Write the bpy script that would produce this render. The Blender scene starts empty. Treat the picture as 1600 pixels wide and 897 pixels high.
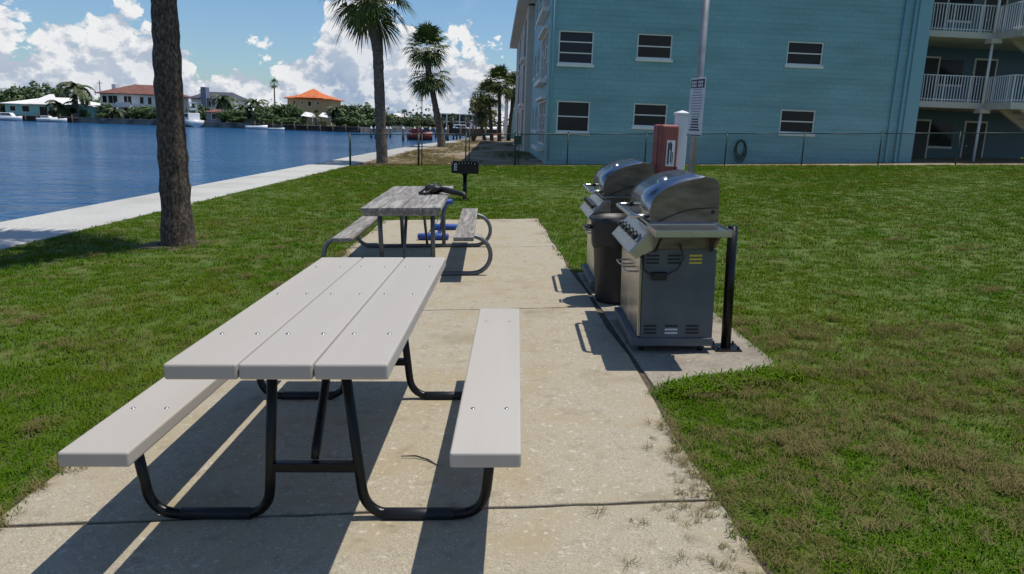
import bpy, math, random
import numpy as np
from mathutils import Vector, Matrix
R_ = math.radians
rng = random.Random(7)
sc = bpy.context.scene
col = sc.collection
PI = math.pi

# ------------------------------------------------------------------ camera
FPX, CX, CY, YH, ROLL, EYE, SL = 1160., 800., 448.5, 196., 0.035, 1.52, 0.036
pitch = math.atan((CY - YH) / FPX)
F = Vector((0, math.cos(pitch), -math.sin(pitch))); R0 = Vector((1, 0, 0)); U0 = R0.cross(F)
RR = R0 * math.cos(ROLL) + U0 * math.sin(ROLL); UU = -R0 * math.sin(ROLL) + U0 * math.cos(ROLL)
cam = bpy.data.cameras.new('camera'); camo = bpy.data.objects.new('camera', cam); col.objects.link(camo)
m = Matrix.Identity(4)
for i in range(3):
    m[i][0] = RR[i]; m[i][1] = UU[i]; m[i][2] = -F[i]
m[2][3] = EYE
camo.matrix_world = m
cam.sensor_width = 36; cam.lens = FPX / 1600 * 36; cam.clip_start = .05; cam.clip_end = 9000
sc.camera = camo
def ray(x, y): return F + RR * ((x - CX) / FPX) - UU * ((y - CY) / FPX)
def aty(x, y, Y):
    d = ray(x, y); return Vector((0, 0, EYE)) + d * (Y / d.y)
def gz(x): return SL * max(-6.5, min(22., x))

# ------------------------------------------------------------------ world and sun
SUN = Vector((.285, .05, 1)).normalized()
EL = math.asin(SUN.z); AZ = math.atan2(SUN.x, SUN.y)
w = bpy.data.worlds.new('World'); sc.world = w; w.use_nodes = True
nt = w.node_tree; nt.nodes.clear()
def N(t, **k):
    n = nt.nodes.new(t)
    for a, b in k.items(): setattr(n, a, b)
    return n
def L(a, b): nt.links.new(a, b)
def mth(op, a, b=None, c=None, clamp=False):
    n = N('ShaderNodeMath', operation=op); n.use_clamp = clamp
    for i, v in enumerate((a, b, c)):
        if v is None: continue
        if isinstance(v, (int, float)): n.inputs[i].default_value = v
        else: L(v, n.inputs[i])
    return n.outputs[0]
def mixc(f, a, b):
    n = N('ShaderNodeMix', data_type='RGBA')
    for s, v in ((n.inputs[0], f), (n.inputs[6], a), (n.inputs[7], b)):
        if hasattr(v, 'is_linked'): L(v, s)
        else: s.default_value = v
    return n.outputs[2]
sky = N('ShaderNodeTexSky', sky_type='NISHITA'); sky.sun_disc = False
sky.sun_elevation = EL; sky.sun_rotation = AZ; sky.air_density = 1.0; sky.dust_density = .6; sky.ozone_density = 1.6
tc = N('ShaderNodeTexCoord'); sep = N('ShaderNodeSeparateXYZ'); L(tc.outputs['Generated'], sep.inputs[0])
el = mth('ARCSINE', sep.outputs[2]); az = mth('ARCTAN2', sep.outputs[0], sep.outputs[1])
# height of the cumulus tops over azimuth (radians), whole circle
tops = [(-3.14, .12), (-2.6, .16), (-2.2, .09), (-1.7, .14), (-1.3, .10), (-.9, .14)]
tops += [(math.atan((x - 800) / 1160), t) for x, t in ((0, .118), (80, .112), (150, .118), (235, .118), (290, .104), (335, .062), (370, .056), (395, .084), (460, .082), (488, .112), (510, .16), (560, .2), (620, .165), (650, .118), (700, .116), (740, .112), (775, .092), (795, .055), (830, .06), (900, .04))]
tops += [(.5, .09), (.9, .14), (1.4, .08), (1.9, .15), (2.4, .1), (2.9, .15), (3.14, .12)]
fc = N('ShaderNodeFloatCurve'); cv = fc.mapping.curves[0]
pts = [((a + PI) / (2 * PI), t / .25) for a, t in tops]
cv.points[0].location = pts[0]; cv.points[1].location = pts[-1]
for p in pts[1:-1]: cv.points.new(*p)
for p in cv.points: p.handle_type = 'AUTO_CLAMPED'
fc.mapping.update()
L(mth('MULTIPLY_ADD', az, 1 / (2 * PI), .5), fc.inputs[1])
top = mth('MULTIPLY', fc.outputs[0], .25)
def cloudnoise(off, scale, detail, rough):
    mp = N('ShaderNodeMapping'); L(tc.outputs['Generated'], mp.inputs[0])
    mp.inputs['Location'].default_value = (0, 0, off * 1.5); mp.inputs['Scale'].default_value = (1, 1, 1.5)
    n = N('ShaderNodeTexNoise'); n.inputs['Scale'].default_value = scale; n.inputs['Detail'].default_value = detail
    n.inputs['Roughness'].default_value = rough; L(mp.outputs[0], n.inputs['Vector']); return n.outputs['Fac']
def billow(off, scale):
    mp = N('ShaderNodeMapping'); L(tc.outputs['Generated'], mp.inputs[0])
    mp.inputs['Location'].default_value = (off[0], off[1], off[2] * 1.25); mp.inputs['Scale'].default_value = (1, 1, 1.25)
    wn = N('ShaderNodeTexNoise'); wn.inputs['Scale'].default_value = scale * 1.6; wn.inputs['Detail'].default_value = 3; L(mp.outputs[0], wn.inputs['Vector'])
    wv = N('ShaderNodeVectorMath', operation='MULTIPLY_ADD'); L(wn.outputs['Color'], wv.inputs[0]); wv.inputs[1].default_value = (.5 / scale,) * 3; L(mp.outputs[0], wv.inputs[2])
    v = N('ShaderNodeTexVoronoi', feature='F1'); v.inputs['Scale'].default_value = scale; v.inputs['Detail'].default_value = 3; v.inputs['Roughness'].default_value = .55; v.inputs['Lacunarity'].default_value = 2.3
    L(wv.outputs[0], v.inputs['Vector']); return mth('SUBTRACT', 1., v.outputs['Distance'])
n1 = billow((0, 0, 0), 20); n2 = billow((-.006, 0, -.012), 20); n3 = cloudnoise(0, 9, 5, .55)
edge = mth('ADD', mth('SUBTRACT', top, el), mth('ADD', mth('MULTIPLY_ADD', n1, .085, -.012), mth('MULTIPLY_ADD', n3, .05, -.025)))
mask = mth('MULTIPLY', edge, 90., clamp=True)
relief = mth('MULTIPLY_ADD', mth('SUBTRACT', n1, n2), 2.6, .62, clamp=True)
depth = mth('MULTIPLY', edge, 9., clamp=True)            # 0 at the rim, 1 deep inside / near the base
veil = mth('MULTIPLY_ADD', n3, 3.2, -1.25, clamp=True)
white = mixc(relief, (.52, .59, .70, 1), (1., 1., 1., 1))
base = mixc(veil, (.36, .47, .64, 1), (.66, .73, .82, 1))
dmix = mth('MULTIPLY', depth, mth('MULTIPLY_ADD', relief, -.75, 1.15), clamp=True)
cloud = mixc(dmix, white, base)
wisp = mth('MULTIPLY', mth('MULTIPLY_ADD', cloudnoise(.3, 5, 6, .6), 5., -3.1, clamp=True), .35)
tint = N('ShaderNodeMix', data_type='RGBA', blend_type='MULTIPLY'); tint.inputs[0].default_value = 1; L(sky.outputs[0], tint.inputs[6]); tint.inputs[7].default_value = (.67, .84, 1.0, 1)
bgs = N('ShaderNodeBackground'); L(tint.outputs[2], bgs.inputs[0]); bgs.inputs[1].default_value = .105
bgc = N('ShaderNodeBackground'); L(cloud, bgc.inputs[0]); bgc.inputs[1].default_value = .82
mx = N('ShaderNodeMixShader'); L(mth('MAXIMUM', mask, wisp), mx.inputs[0]); L(bgs.outputs[0], mx.inputs[1]); L(bgc.outputs[0], mx.inputs[2])
w.cycles.sampling_method = 'MANUAL'; w.cycles.sample_map_resolution = 512
wo = N('ShaderNodeOutputWorld'); L(mx.outputs[0], wo.inputs[0])
sl = bpy.data.lights.new('sun', 'SUN'); sl.energy = 4.0; sl.angle = R_(.5); sl.color = (1, .95, .86)
so = bpy.data.objects.new('sun', sl); col.objects.link(so); so.rotation_euler = SUN.to_track_quat('Z', 'Y').to_euler()
vs = sc.view_settings; vs.view_transform = 'Standard'; vs.look = 'None'; vs.exposure = .12; vs.gamma = 1; vs.use_curve_mapping = False

# ------------------------------------------------------------------ materials
MATS = {}
def mat(name, c, rough=.6, metal=0., c2=None, scale=8., bump=0., bscale=60., c3=None, scale3=1.2, spec=.5, coord='Object', detail=5, stretch=None, trans=0., thr=(.35, .65), extra=()):
    m_ = bpy.data.materials.new(name); m_.use_nodes = True; t = m_.node_tree; b = t.nodes['Principled BSDF']
    b.inputs['Roughness'].default_value = rough; b.inputs['Metallic'].default_value = metal
    b.inputs['Base Color'].default_value = (*c, 1); b.inputs['Specular IOR Level'].default_value = spec
    tcn = t.nodes.new('ShaderNodeTexCoord'); src = tcn.outputs['Object']
    if coord == 'World':
        g = t.nodes.new('ShaderNodeNewGeometry'); src = g.outputs['Position']
    if stretch:
        mp = t.nodes.new('ShaderNodeMapping'); mp.inputs['Scale'].default_value = stretch; t.links.new(src, mp.inputs[0]); src = mp.outputs[0]
    def noise(s, d=detail):
        n = t.nodes.new('ShaderNodeTexNoise'); n.inputs['Scale'].default_value = s; n.inputs['Detail'].default_value = d
        t.links.new(src, n.inputs['Vector']); return n.outputs['Fac']
    cur = None
    def mixin(f, a, bb):
        n = t.nodes.new('ShaderNodeMix'); n.data_type = 'RGBA'; t.links.new(f, n.inputs[0])
        if a is None: n.inputs[6].default_value = (*c, 1)
        else: t.links.new(a, n.inputs[6])
        n.inputs[7].default_value = (*bb, 1); return n.outputs[2]
    def ramp(f, lo, hi):
        n = t.nodes.new('ShaderNodeMapRange'); n.inputs[1].default_value = lo; n.inputs[2].default_value = hi; t.links.new(f, n.inputs[0]); return n.outputs[0]
    if c2: cur = mixin(ramp(noise(scale), *thr), cur, c2)
    if c3: cur = mixin(ramp(noise(scale3), .48, .68), cur, c3)
    for ec, es, lo, hi in extra: cur = mixin(ramp(noise(es, 10), lo, hi), cur, ec)
    if cur: t.links.new(cur, b.inputs['Base Color'])
    if bump:
        bp = t.nodes.new('ShaderNodeBump'); bp.inputs['Strength'].default_value = bump; bp.inputs['Distance'].default_value = .01
        t.links.new(noise(bscale), bp.inputs['Height']); t.links.new(bp.outputs[0], b.inputs['Normal'])
    if trans:
        b.inputs['Transmission Weight'].default_value = trans
    MATS[name] = m_; return m_
mat('plastic', (.425, .395, .355), .6, c2=(.385, .355, .32), scale=3, c3=(.39, .355, .31), scale3=2.2, bump=.12, bscale=180, stretch=(1, .12, 1), spec=.35)
mat('black_metal', (.006, .006, .006), .3, spec=.3, bump=.15, bscale=90)
mat('sleeve', (.014, .016, .02), .5, spec=.3)
mat('bolt', (.45, .45, .45), .3, metal=1)
mat('old_wood', (.27, .25, .23), .85, c2=(.13, .12, .11), scale=9, bump=.6, bscale=28, stretch=(6, .5, 6), c3=(.36, .34, .32), scale3=3)
mat('galv', (.17, .18, .19), .5, metal=.6, c2=(.12, .13, .14), scale=12)
mat('blue_foam', (.012, .06, .28), .6, bump=.2)
mat('concrete', (.45, .395, .295), .9, c2=(.27, .23, .165), scale=150, bump=.45, bscale=420, c3=(.345, .285, .185), scale3=3.1, coord='World', detail=8, extra=[((.24, .20, .145), 11, .56, .80), ((.52, .48, .40), 34, .60, .74), ((.19, .145, .075), 1.3, .60, .82), ((.13, .11, .08), 60, .66, .76)])
mat('concrete_pad', (.32, .28, .22), .9, c2=(.23, .2, .155), scale=50, bump=.5, bscale=110, c3=(.18, .155, .12), scale3=2.2, coord='World', detail=8, extra=[((.10, .085, .06), 9, .58, .8), ((.40, .36, .30), 30, .62, .76)])
mat('cap', (.47, .46, .43), .85, c2=(.40, .39, .36), scale=20, bump=.2, c3=(.36, .35, .32), scale3=.7, coord='World')
mat('soil', (.11, .085, .055), .95, c2=(.06, .045, .03), scale=25, bump=.8, bscale=60, coord='World')
mat('lawn', (.05, .095, .004), .95, c2=(.085, .10, .012), scale=3.2, bump=1., bscale=45, c3=(.065, .11, .006), scale3=.55, coord='World', detail=8)
mat('dirt', (.27, .195, .115), .95, c2=(.17, .115, .05), scale=1.6, bump=.9, bscale=14, c3=(.33, .28, .22), scale3=.45, coord='World', detail=9)
mat('steel', (.50, .48, .45), .26, metal=1, c2=(.46, .45, .42), scale=4, bump=.06, bscale=50, stretch=(1, 1, 6))
mat('lid_steel', (.34, .37, .42), .24, metal=1, c2=(.27, .29, .32), scale=5)
mat('steel_dull', (.20, .178, .142), .42, metal=1, c2=(.12, .102, .075), scale=6, stretch=(1, 1, 3))
mat('grey_panel', (.105, .125, .14), .5, c2=(.085, .10, .11), scale=5, metal=.2)
mat('dark', (.010, .010, .010), .5)
mat('bin', (.014, .016, .02), .45, bump=.3, bscale=20)
mat('yellow', (.55, .48, .05), .6)
mat('white_vinyl', (.72, .72, .74), .4)
mat('red_box', (.26, .075, .06), .6, c2=(.20, .05, .042), scale=6)
mat('sticker', (.7, .7, .7), .6)
mat('ink', (.03, .03, .05), .7)
mat('signwhite', (.55, .57, .62), .5)
mat('pole', (.34, .34, .33), .5, metal=.7, c2=(.27, .27, .27), scale=15)
mat('fence_green', (.012, .045, .035), .5)
mat('fence_wire', (.03, .06, .05), .5)
mat('hose', (.012, .05, .035), .45)
mat('trim', (.82, .80, .74), .6, c2=(.76, .74, .68), scale=2)
mat('cream', (.60, .56, .47), .8, c2=(.54, .50, .42), scale=1.5)
mat('glass', (.014, .018, .018), .12, spec=.18)
mat('screen', (.045, .042, .05), .4, spec=.2)
mat('door', (.035, .045, .05), .6)
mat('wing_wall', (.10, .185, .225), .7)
mat('white_paint', (.72, .72, .71), .6)
mat('roof_white', (.72, .70, .68), .8)
mat('aqua', (.25, .55, .56), .8)
mat('tile_brown', (.20, .085, .06), .85, c2=(.13, .055, .04), scale=.9)
mat('tile_orange', (.60, .17, .05), .85, c2=(.45, .11, .035), scale=.8)
mat('tan', (.50, .36, .20), .85, c2=(.45, .32, .17), scale=.4)
mat('slate', (.05, .055, .07), .8)
mat('bluegrey', (.19, .22, .30), .8)
mat('dock_wood', (.09, .065, .05), .9, c2=(.05, .04, .03), scale=2)
mat('far_ground', (.06, .09, .03), .95, c2=(.14, .12, .07), scale=.08, coord='World')
mat('far_wall', (.20, .19, .17), .9, c2=(.06, .06, .055), scale=.5, coord='World')
mat('boat_white', (.75, .75, .75), .35)
mat('boat_red', (.22, .022, .02), .5)
mat('orange', (.75, .18, .05), .6)
mat('bark', (.085, .062, .046), .95, c2=(.026, .018, .013), scale=26, bump=1., bscale=80, c3=(.17, .13, .095), scale3=34, stretch=(1, 1, .55), detail=8)
mat('bark_grey', (.17, .14, .115), .95, c2=(.08, .062, .05), scale=5, bump=.8, bscale=14, stretch=(1, 1, 1.6))
mat('frond', (.07, .105, .026), .65, c2=(.12, .145, .04), scale=1.3, spec=.12)
mat('frond_dark', (.05, .085, .028), .6, c2=(.085, .11, .035), scale=.6)
mat('leaf', (.05, .10, .024), .6, c2=(.09, .135, .032), scale=.5, c3=(.03, .06, .018), scale3=.25)
mat('leaf_olive', (.15, .16, .04), .6, c2=(.085, .11, .03), scale=.6)
mat('flower', (.35, .03, .04), .6)
mat('twig', (.2, .16, .14), .9)

def facade_mat():
    m_ = bpy.data.materials.new('teal_block'); m_.use_nodes = True; t = m_.node_tree; b = t.nodes['Principled BSDF']
    tcn = t.nodes.new('ShaderNodeTexCoord'); sp = t.nodes.new('ShaderNodeSeparateXYZ'); cb = t.nodes.new('ShaderNodeCombineXYZ')
    t.links.new(tcn.outputs['Object'], sp.inputs[0])
    ad = t.nodes.new('ShaderNodeMath'); ad.operation = 'ADD'; t.links.new(sp.outputs[0], ad.inputs[0]); t.links.new(sp.outputs[1], ad.inputs[1])
    t.links.new(ad.outputs[0], cb.inputs[0]); t.links.new(sp.outputs[2], cb.inputs[1])
    br = t.nodes.new('ShaderNodeTexBrick'); t.links.new(cb.outputs[0], br.inputs['Vector'])
    br.inputs['Scale'].default_value = 1; br.inputs['Brick Width'].default_value = .4; br.inputs['Row Height'].default_value = .2; br.inputs['Mortar Size'].default_value = .007; br.inputs['Mortar Smooth'].default_value = .5
    br.inputs['Color1'].default_value = (.225, .415, .43, 1); br.inputs['Color2'].default_value = (.235, .43, .445, 1); br.inputs['Mortar'].default_value = (.15, .295, .315, 1)
    nz = t.nodes.new('ShaderNodeTexNoise'); nz.inputs['Scale'].default_value = .7; nz.inputs['Detail'].default_value = 7; mp = t.nodes.new('ShaderNodeMapping'); mp.inputs['Scale'].default_value = (.5, .5, 2.5)
    t.links.new(tcn.outputs['Object'], mp.inputs[0]); t.links.new(mp.outputs[0], nz.inputs['Vector'])
    mr = t.nodes.new('ShaderNodeMapRange'); mr.inputs[1].default_value = .3; mr.inputs[2].default_value = .7; mr.inputs[3].default_value = .82; mr.inputs[4].default_value = 1.14; t.links.new(nz.outputs[0], mr.inputs[0])
    mu = t.nodes.new('ShaderNodeMix'); mu.data_type = 'RGBA'; mu.blend_type = 'MULTIPLY'; mu.inputs[0].default_value = 1
    t.links.new(br.outputs[0], mu.inputs[6]); t.links.new(mr.outputs[0], mu.inputs[7]); t.links.new(mu.outputs[2], b.inputs['Base Color'])
    bp = t.nodes.new('ShaderNodeBump'); bp.inputs['Strength'].default_value = .5; bp.inputs['Distance'].default_value = .01; bp.invert = True
    t.links.new(br.outputs['Fac'], bp.inputs['Height']); t.links.new(bp.outputs[0], b.inputs['Normal']); b.inputs['Roughness'].default_value = .7
    MATS['teal'] = m_
facade_mat()
mat('teal_plain', (.225, .42, .45), .6)
def water_mat():
    m_ = bpy.data.materials.new('water'); m_.use_nodes = True; t = m_.node_tree; b = t.nodes['Principled BSDF']
    b.inputs['Base Color'].default_value = (.008, .075, .19, 1); b.inputs['Roughness'].default_value = .12; b.inputs['IOR'].default_value = 1.33
    g = t.nodes.new('ShaderNodeNewGeometry'); h = None
    for s, a, st in ((.45, 1., (1, 1.7, 1)), (1.6, .45, (1, 1.5, 1)), (5., .14, (1, 1.2, 1))):
        mp = t.nodes.new('ShaderNodeMapping'); mp.inputs['Scale'].default_value = st; t.links.new(g.outputs['Position'], mp.inputs[0])
        n = t.nodes.new('ShaderNodeTexNoise'); n.inputs['Scale'].default_value = s; n.inputs['Detail'].default_value = 3; t.links.new(mp.outputs[0], n.inputs['Vector'])
        k = t.nodes.new('ShaderNodeMath'); k.operation = 'MULTIPLY_ADD'; k.inputs[1].default_value = a; t.links.new(n.outputs[0], k.inputs[0])
        if h: t.links.new(h, k.inputs[2])
        else: k.inputs[2].default_value = 0
        h = k.outputs[0]
    bp = t.nodes.new('ShaderNodeBump'); bp.inputs['Strength'].default_value = 1.; bp.inputs['Distance'].default_value = .75
    pn = t.nodes.new('ShaderNodeTexNoise'); pn.inputs['Scale'].default_value = .06; pn.inputs['Detail'].default_value = 4; pm = t.nodes.new('ShaderNodeMapping'); pm.inputs['Scale'].default_value = (.5, 1.6, 1); t.links.new(g.outputs['Position'], pm.inputs[0]); t.links.new(pm.outputs[0], pn.inputs['Vector'])
    pr_ = t.nodes.new('ShaderNodeMapRange'); pr_.inputs[1].default_value = .35; pr_.inputs[2].default_value = .65; pr_.inputs[3].default_value = .45; pr_.inputs[4].default_value = 1.; t.links.new(pn.outputs[0], pr_.inputs[0]); t.links.new(pr_.outputs[0], bp.inputs['Strength'])
    t.links.new(h, bp.inputs['Height']); t.links.new(bp.outputs[0], b.inputs['Normal']); MATS['water'] = m_
water_mat()
def grass_mat(name, cols):
    m_ = bpy.data.materials.new(name); m_.use_nodes = True; t = m_.node_tree; b = t.nodes['Principled BSDF']; b.inputs['Roughness'].default_value = .75; b.inputs['Specular IOR Level'].default_value = .02
    g = t.nodes.new('ShaderNodeNewGeometry'); oi = t.nodes.new('ShaderNodeObjectInfo')
    def nz(s, lo, hi):
        n = t.nodes.new('ShaderNodeTexNoise'); n.inputs['Scale'].default_value = s; n.inputs['Detail'].default_value = 4; t.links.new(g.outputs['Position'], n.inputs['Vector'])
        r = t.nodes.new('ShaderNodeMapRange'); r.inputs[1].default_value = lo; r.inputs[2].default_value = hi; t.links.new(n.outputs[0], r.inputs[0]); return r.outputs[0]
    def mx_(f, a, c):
        n = t.nodes.new('ShaderNodeMix'); n.data_type = 'RGBA'; t.links.new(f, n.inputs[0])
        if isinstance(a, tuple): n.inputs[6].default_value = (*a, 1)
        else: t.links.new(a, n.inputs[6])
        n.inputs[7].default_value = (*c, 1); return n.outputs[2]
    r = t.nodes.new('ShaderNodeMapRange'); t.links.new(oi.outputs['Random'], r.inputs[0]); r.inputs[1].default_value = .3; r.inputs[2].default_value = 1.
    c = mx_(r.outputs[0], cols[0], cols[1]); c = mx_(nz(.55, .45, .68), c, cols[2]); c = mx_(nz(2.6, .58, .72), c, cols[3])
    t.links.new(c, b.inputs['Base Color']); MATS[name] = m_
grass_mat('grass', [(.058, .132, .004), (.084, .148, .007), (.112, .142, .012), (.16, .138, .04)])
grass_mat('straw', [(.20, .16, .07), (.13, .115, .04), (.12, .115, .035), (.075, .095, .015)])

# ------------------------------------------------------------------ mesh builder
class MB:
    def __init__(s): s.v = []; s.f = []; s.s = []
    def add(s, vs_, fs, smooth=False):
        o = len(s.v); s.v += [tuple(v) for v in vs_]; s.f += [tuple(i + o for i in f) for f in fs]; s.s += [smooth] * len(fs); return s
    def box(s, x0, x1, y0, y1, z0, z1, M=None):
        vs_ = [Vector((x, y, z)) for z in (z0, z1) for y in (y0, y1) for x in (x0, x1)]
        if M: vs_ = [M @ v for v in vs_]
        return s.add(vs_, [(0, 2, 3, 1), (4, 5, 7, 6), (0, 1, 5, 4), (2, 6, 7, 3), (0, 4, 6, 2), (1, 3, 7, 5)])
    def tube(s, pts, r, n=8, closed=False, cap=True):
        P = [Vector(p) for p in pts]; k = len(P); rs = r if isinstance(r, (list, tuple)) else [r] * k
        vs_ = []; up = None
        for i in range(k):
            a = P[(i - 1) % k] if (closed or i > 0) else P[i]; b = P[(i + 1) % k] if (closed or i < k - 1) else P[i]
            d = (b - a).normalized()
            if up is None: up = Vector((0, 0, 1)) if abs(d.z) < .9 else Vector((1, 0, 0))
            x = d.cross(up).normalized(); up = x.cross(d).normalized()
            for j in range(n):
                t = 2 * PI * j / n; vs_.append(P[i] + (x * math.cos(t) + up * math.sin(t)) * rs[i])
        fs = []
        for i in range(k if closed else k - 1):
            for j in range(n):
                i2 = (i + 1) % k; fs.append((i * n + j, i * n + (j + 1) % n, i2 * n + (j + 1) % n, i2 * n + j))
        s.add(vs_, fs, True)
        if cap and not closed:
            o = len(s.v) - k * n
            s.f += [tuple(o + j for j in range(n)), tuple(o + (k - 1) * n + j for j in reversed(range(n)))]; s.s += [False, False]
        return s
    def lathe(s, prof, c=(0, 0, 0), n=20):
        vs_ = [(c[0] + r * math.cos(2 * PI * j / n), c[1] + r * math.sin(2 * PI * j / n), c[2] + z) for r, z in prof for j in range(n)]
        return s.add(vs_, [(i * n + j, i * n + (j + 1) % n, (i + 1) * n + (j + 1) % n, (i + 1) * n + j) for i in range(len(prof) - 1) for j in range(n)], True)
    def prism(s, poly, a, b, axis='y', smooth=False):   # poly in the two other axes, extruded a..b
        n = len(poly)
        def P(p, t): return {'y': (p[0], t, p[1]), 'x': (t, p[0], p[1]), 'z': (p[0], p[1], t)}[axis]
        s.add([P(p, a) for p in poly] + [P(p, b) for p in poly], [tuple(range(n)), tuple(range(2 * n - 1, n - 1, -1))])
        o = len(s.v) - 2 * n
        for i in range(n): s.f.append((o + i, o + n + i, o + n + (i + 1) % n, o + (i + 1) % n)); s.s.append(smooth)
        return s
    def build(s, name, material, parent=None, bevel=0., seg=2):
        me = bpy.data.meshes.new(name); me.from_pydata(s.v, [], s.f); me.polygons.foreach_set('use_smooth', s.s)
        import bmesh
        bm = bmesh.new(); bm.from_mesh(me); bmesh.ops.recalc_face_normals(bm, faces=bm.faces); bm.to_mesh(me); bm.free()
        me.materials.append(MATS[material]); o = bpy.data.objects.new(name, me); col.objects.link(o)
        if parent: o.parent = parent
        if bevel:
            b = o.modifiers.new('bevel', 'BEVEL'); b.width = bevel; b.segments = seg; b.limit_method = 'ANGLE'; b.angle_limit = R_(40)
        return o
def tag(o, label=None, cat=None, group=None, kind=None):
    for k, v in (('label', label), ('category', cat), ('group', group), ('kind', kind)):
        if v: o[k] = v
    return o
TILT = -math.atan(SL)
def thing(name, label, cat, loc=(0, 0, 0), rz=0., group=None, tilt=False):
    o = bpy.data.objects.new(name, None); col.objects.link(o); o.empty_display_size = .2
    o.location = loc; o.rotation_euler = (0, TILT if tilt else 0, rz); return tag(o, label, cat, group)
def struct(mb, name, material, parent=None, **k):
    return tag(mb.build(name, material, parent, **k), kind='structure')
def copy_tree(o, parent=None):
    c = o.copy(); col.objects.link(c); c.parent = parent
    for ch in o.children: copy_tree(ch, c)
    return c
def arc(c, r, a0, a1, n, plane='xz', k=0.):
    out = []
    for i in range(n + 1):
        a = R_(a0 + (a1 - a0) * i / n); p, q = r * math.cos(a), r * math.sin(a)
        out.append({'xz': (c[0] + p, c[1], c[2] + q), 'yz': (c[0], c[1] + p, c[2] + q), 'xy': (c[0] + p, c[1] + q, c[2])}[plane])
    return out
def fillet(P, r, n=5):
    out = [Vector(P[0])]
    for i in range(1, len(P) - 1):
        a, b, c = Vector(P[i - 1]), Vector(P[i]), Vector(P[i + 1]); u = (a - b).normalized(); v = (c - b).normalized()
        p, q = b + u * r, b + v * r
        for j in range(n + 1):
            t = j / n; out.append(p * (1 - t) ** 2 + b * 2 * t * (1 - t) + q * t * t)
    out.append(Vector(P[-1])); return out

# ------------------------------------------------------------------ setting
def grid(xs, ys, zf):
    b = MB(); nx = len(xs)
    b.add([(x, y, zf(x, y)) for y in ys for x in xs], [(j * nx + i, j * nx + i + 1, (j + 1) * nx + i + 1, (j + 1) * nx + i) for j in range(len(ys) - 1) for i in range(nx - 1)], True); return b
FY = 28.9
def fence_y(x): return FY + .03 * x
def zlawn(x, y): return gz(x) + .02 * math.sin(x * .9 + y * .4) * min(1, max(0, (y - 13) / 4)) - (.02 if y < 13 and -2.3 < x < 1.9 else 0)
struct(grid([-6.47, -5, -3.5, -2.2, -1, 0, .8, 2, 4, 6, 9, 13, 17, 22, 40, 90], [-12, -3, 0, 2, 4, 6, 8, 10, 12, 14, 17, 20, 23, 26, FY], zlawn), 'lawn', 'lawn')
struct(grid([-6.47, -4, -1, 2, 8, 15, 22, 40, 90, 600], [FY - .01, 34, 45, 60, 80, 110, 160, 260], lambda x, y: gz(x) - .012 + .05 * math.sin(x * 1.3 + y * .35) * (y > 30)), 'bare_ground', 'dirt')
b = MB(); b.add([(-4000, -200, -1.25), (4000, -200, -1.25), (4000, 6000, -1.25), (-4000, 6000, -1.25)], [(0, 1, 2, 3)]); struct(b, 'water', 'water')
# seawall cap: line of the inner edge, 1.5 m wide, in sections
wl = [(-6.45, -14), (-6.45, 28.9), (-6.5, 40), (-6.2, 60), (-4.6, 85), (-2.2, 125), (-1, 225)]
sw = MB()
capo = None
def lerp_wall(y):
    for (x0, y0), (x1, y1) in zip(wl, wl[1:]):
        if y0 <= y <= y1: return x0 + (x1 - x0) * (y - y0) / (y1 - y0)
ys = [-14 + 4.2 * i for i in range(30)] + [125, 225]
base = MB()
for y0, y1 in zip(ys, ys[1:]):
    x0, x1 = lerp_wall(y0), lerp_wall(y1)
    base.add([(x0 - 1.42, y0, -3), (x0 - .05, y0, -3), (x1 - .05, y1, -3), (x1 - 1.42, y1, -3), (x0 - 1.42, y0, -.36), (x0 - .05, y0, -.36), (x1 - .05, y1, -.36), (x1 - 1.42, y1, -.36)], [(0, 1, 5, 4), (1, 2, 6, 5), (2, 3, 7, 6), (3, 0, 4, 7), (4, 5, 6, 7)])
capo = struct(base, 'seawall', 'far_wall')
for y0, y1 in zip(ys, ys[1:]):
    x0, x1 = lerp_wall(y0), lerp_wall(y1); e = .006
    q = [(x0 - 1.52, y0 + e), (x0, y0 + e), (x1, y1 - e), (x1 - 1.52, y1 - e)]
    MB().prism(q, -.37, -.212 if False else -.215, 'z').build('cap_slab', 'cap', capo, bevel=.012)
# far shore land
fl = [(-2500, 172), (-36, 172), (-31, 226), (700, 226), (2500, 226), (2500, 5000), (-2500, 5000)]
b = MB(); b.add([(x, y, -.15) for x, y in fl] + [(x, y, -3) for x, y in fl], [tuple(range(7))] + [(i, i + 1, i + 8, i + 7) for i in range(4)]); fs = struct(b, 'far_shore', 'far_ground')
b = MB()
for (x0, y0), (x1, y1) in zip(fl[:3], fl[1:4]):
    d = Vector((x1 - x0, y1 - y0, 0)).normalized(); n_ = Vector((d.y, -d.x, 0)) * .35
    b.add([(x0 + n_.x, y0 + n_.y, -3), (x1 + n_.x, y1 + n_.y, -3), (x1 + n_.x, y1 + n_.y, -.05), (x0 + n_.x, y0 + n_.y, -.05), (x0 - n_.x * 2, y0 - n_.y * 2, -.05), (x1 - n_.x * 2, y1 - n_.y * 2, -.05)], [(0, 1, 2, 3), (3, 2, 5, 4)])
struct(b, 'far_seawall', 'far_wall')

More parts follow.
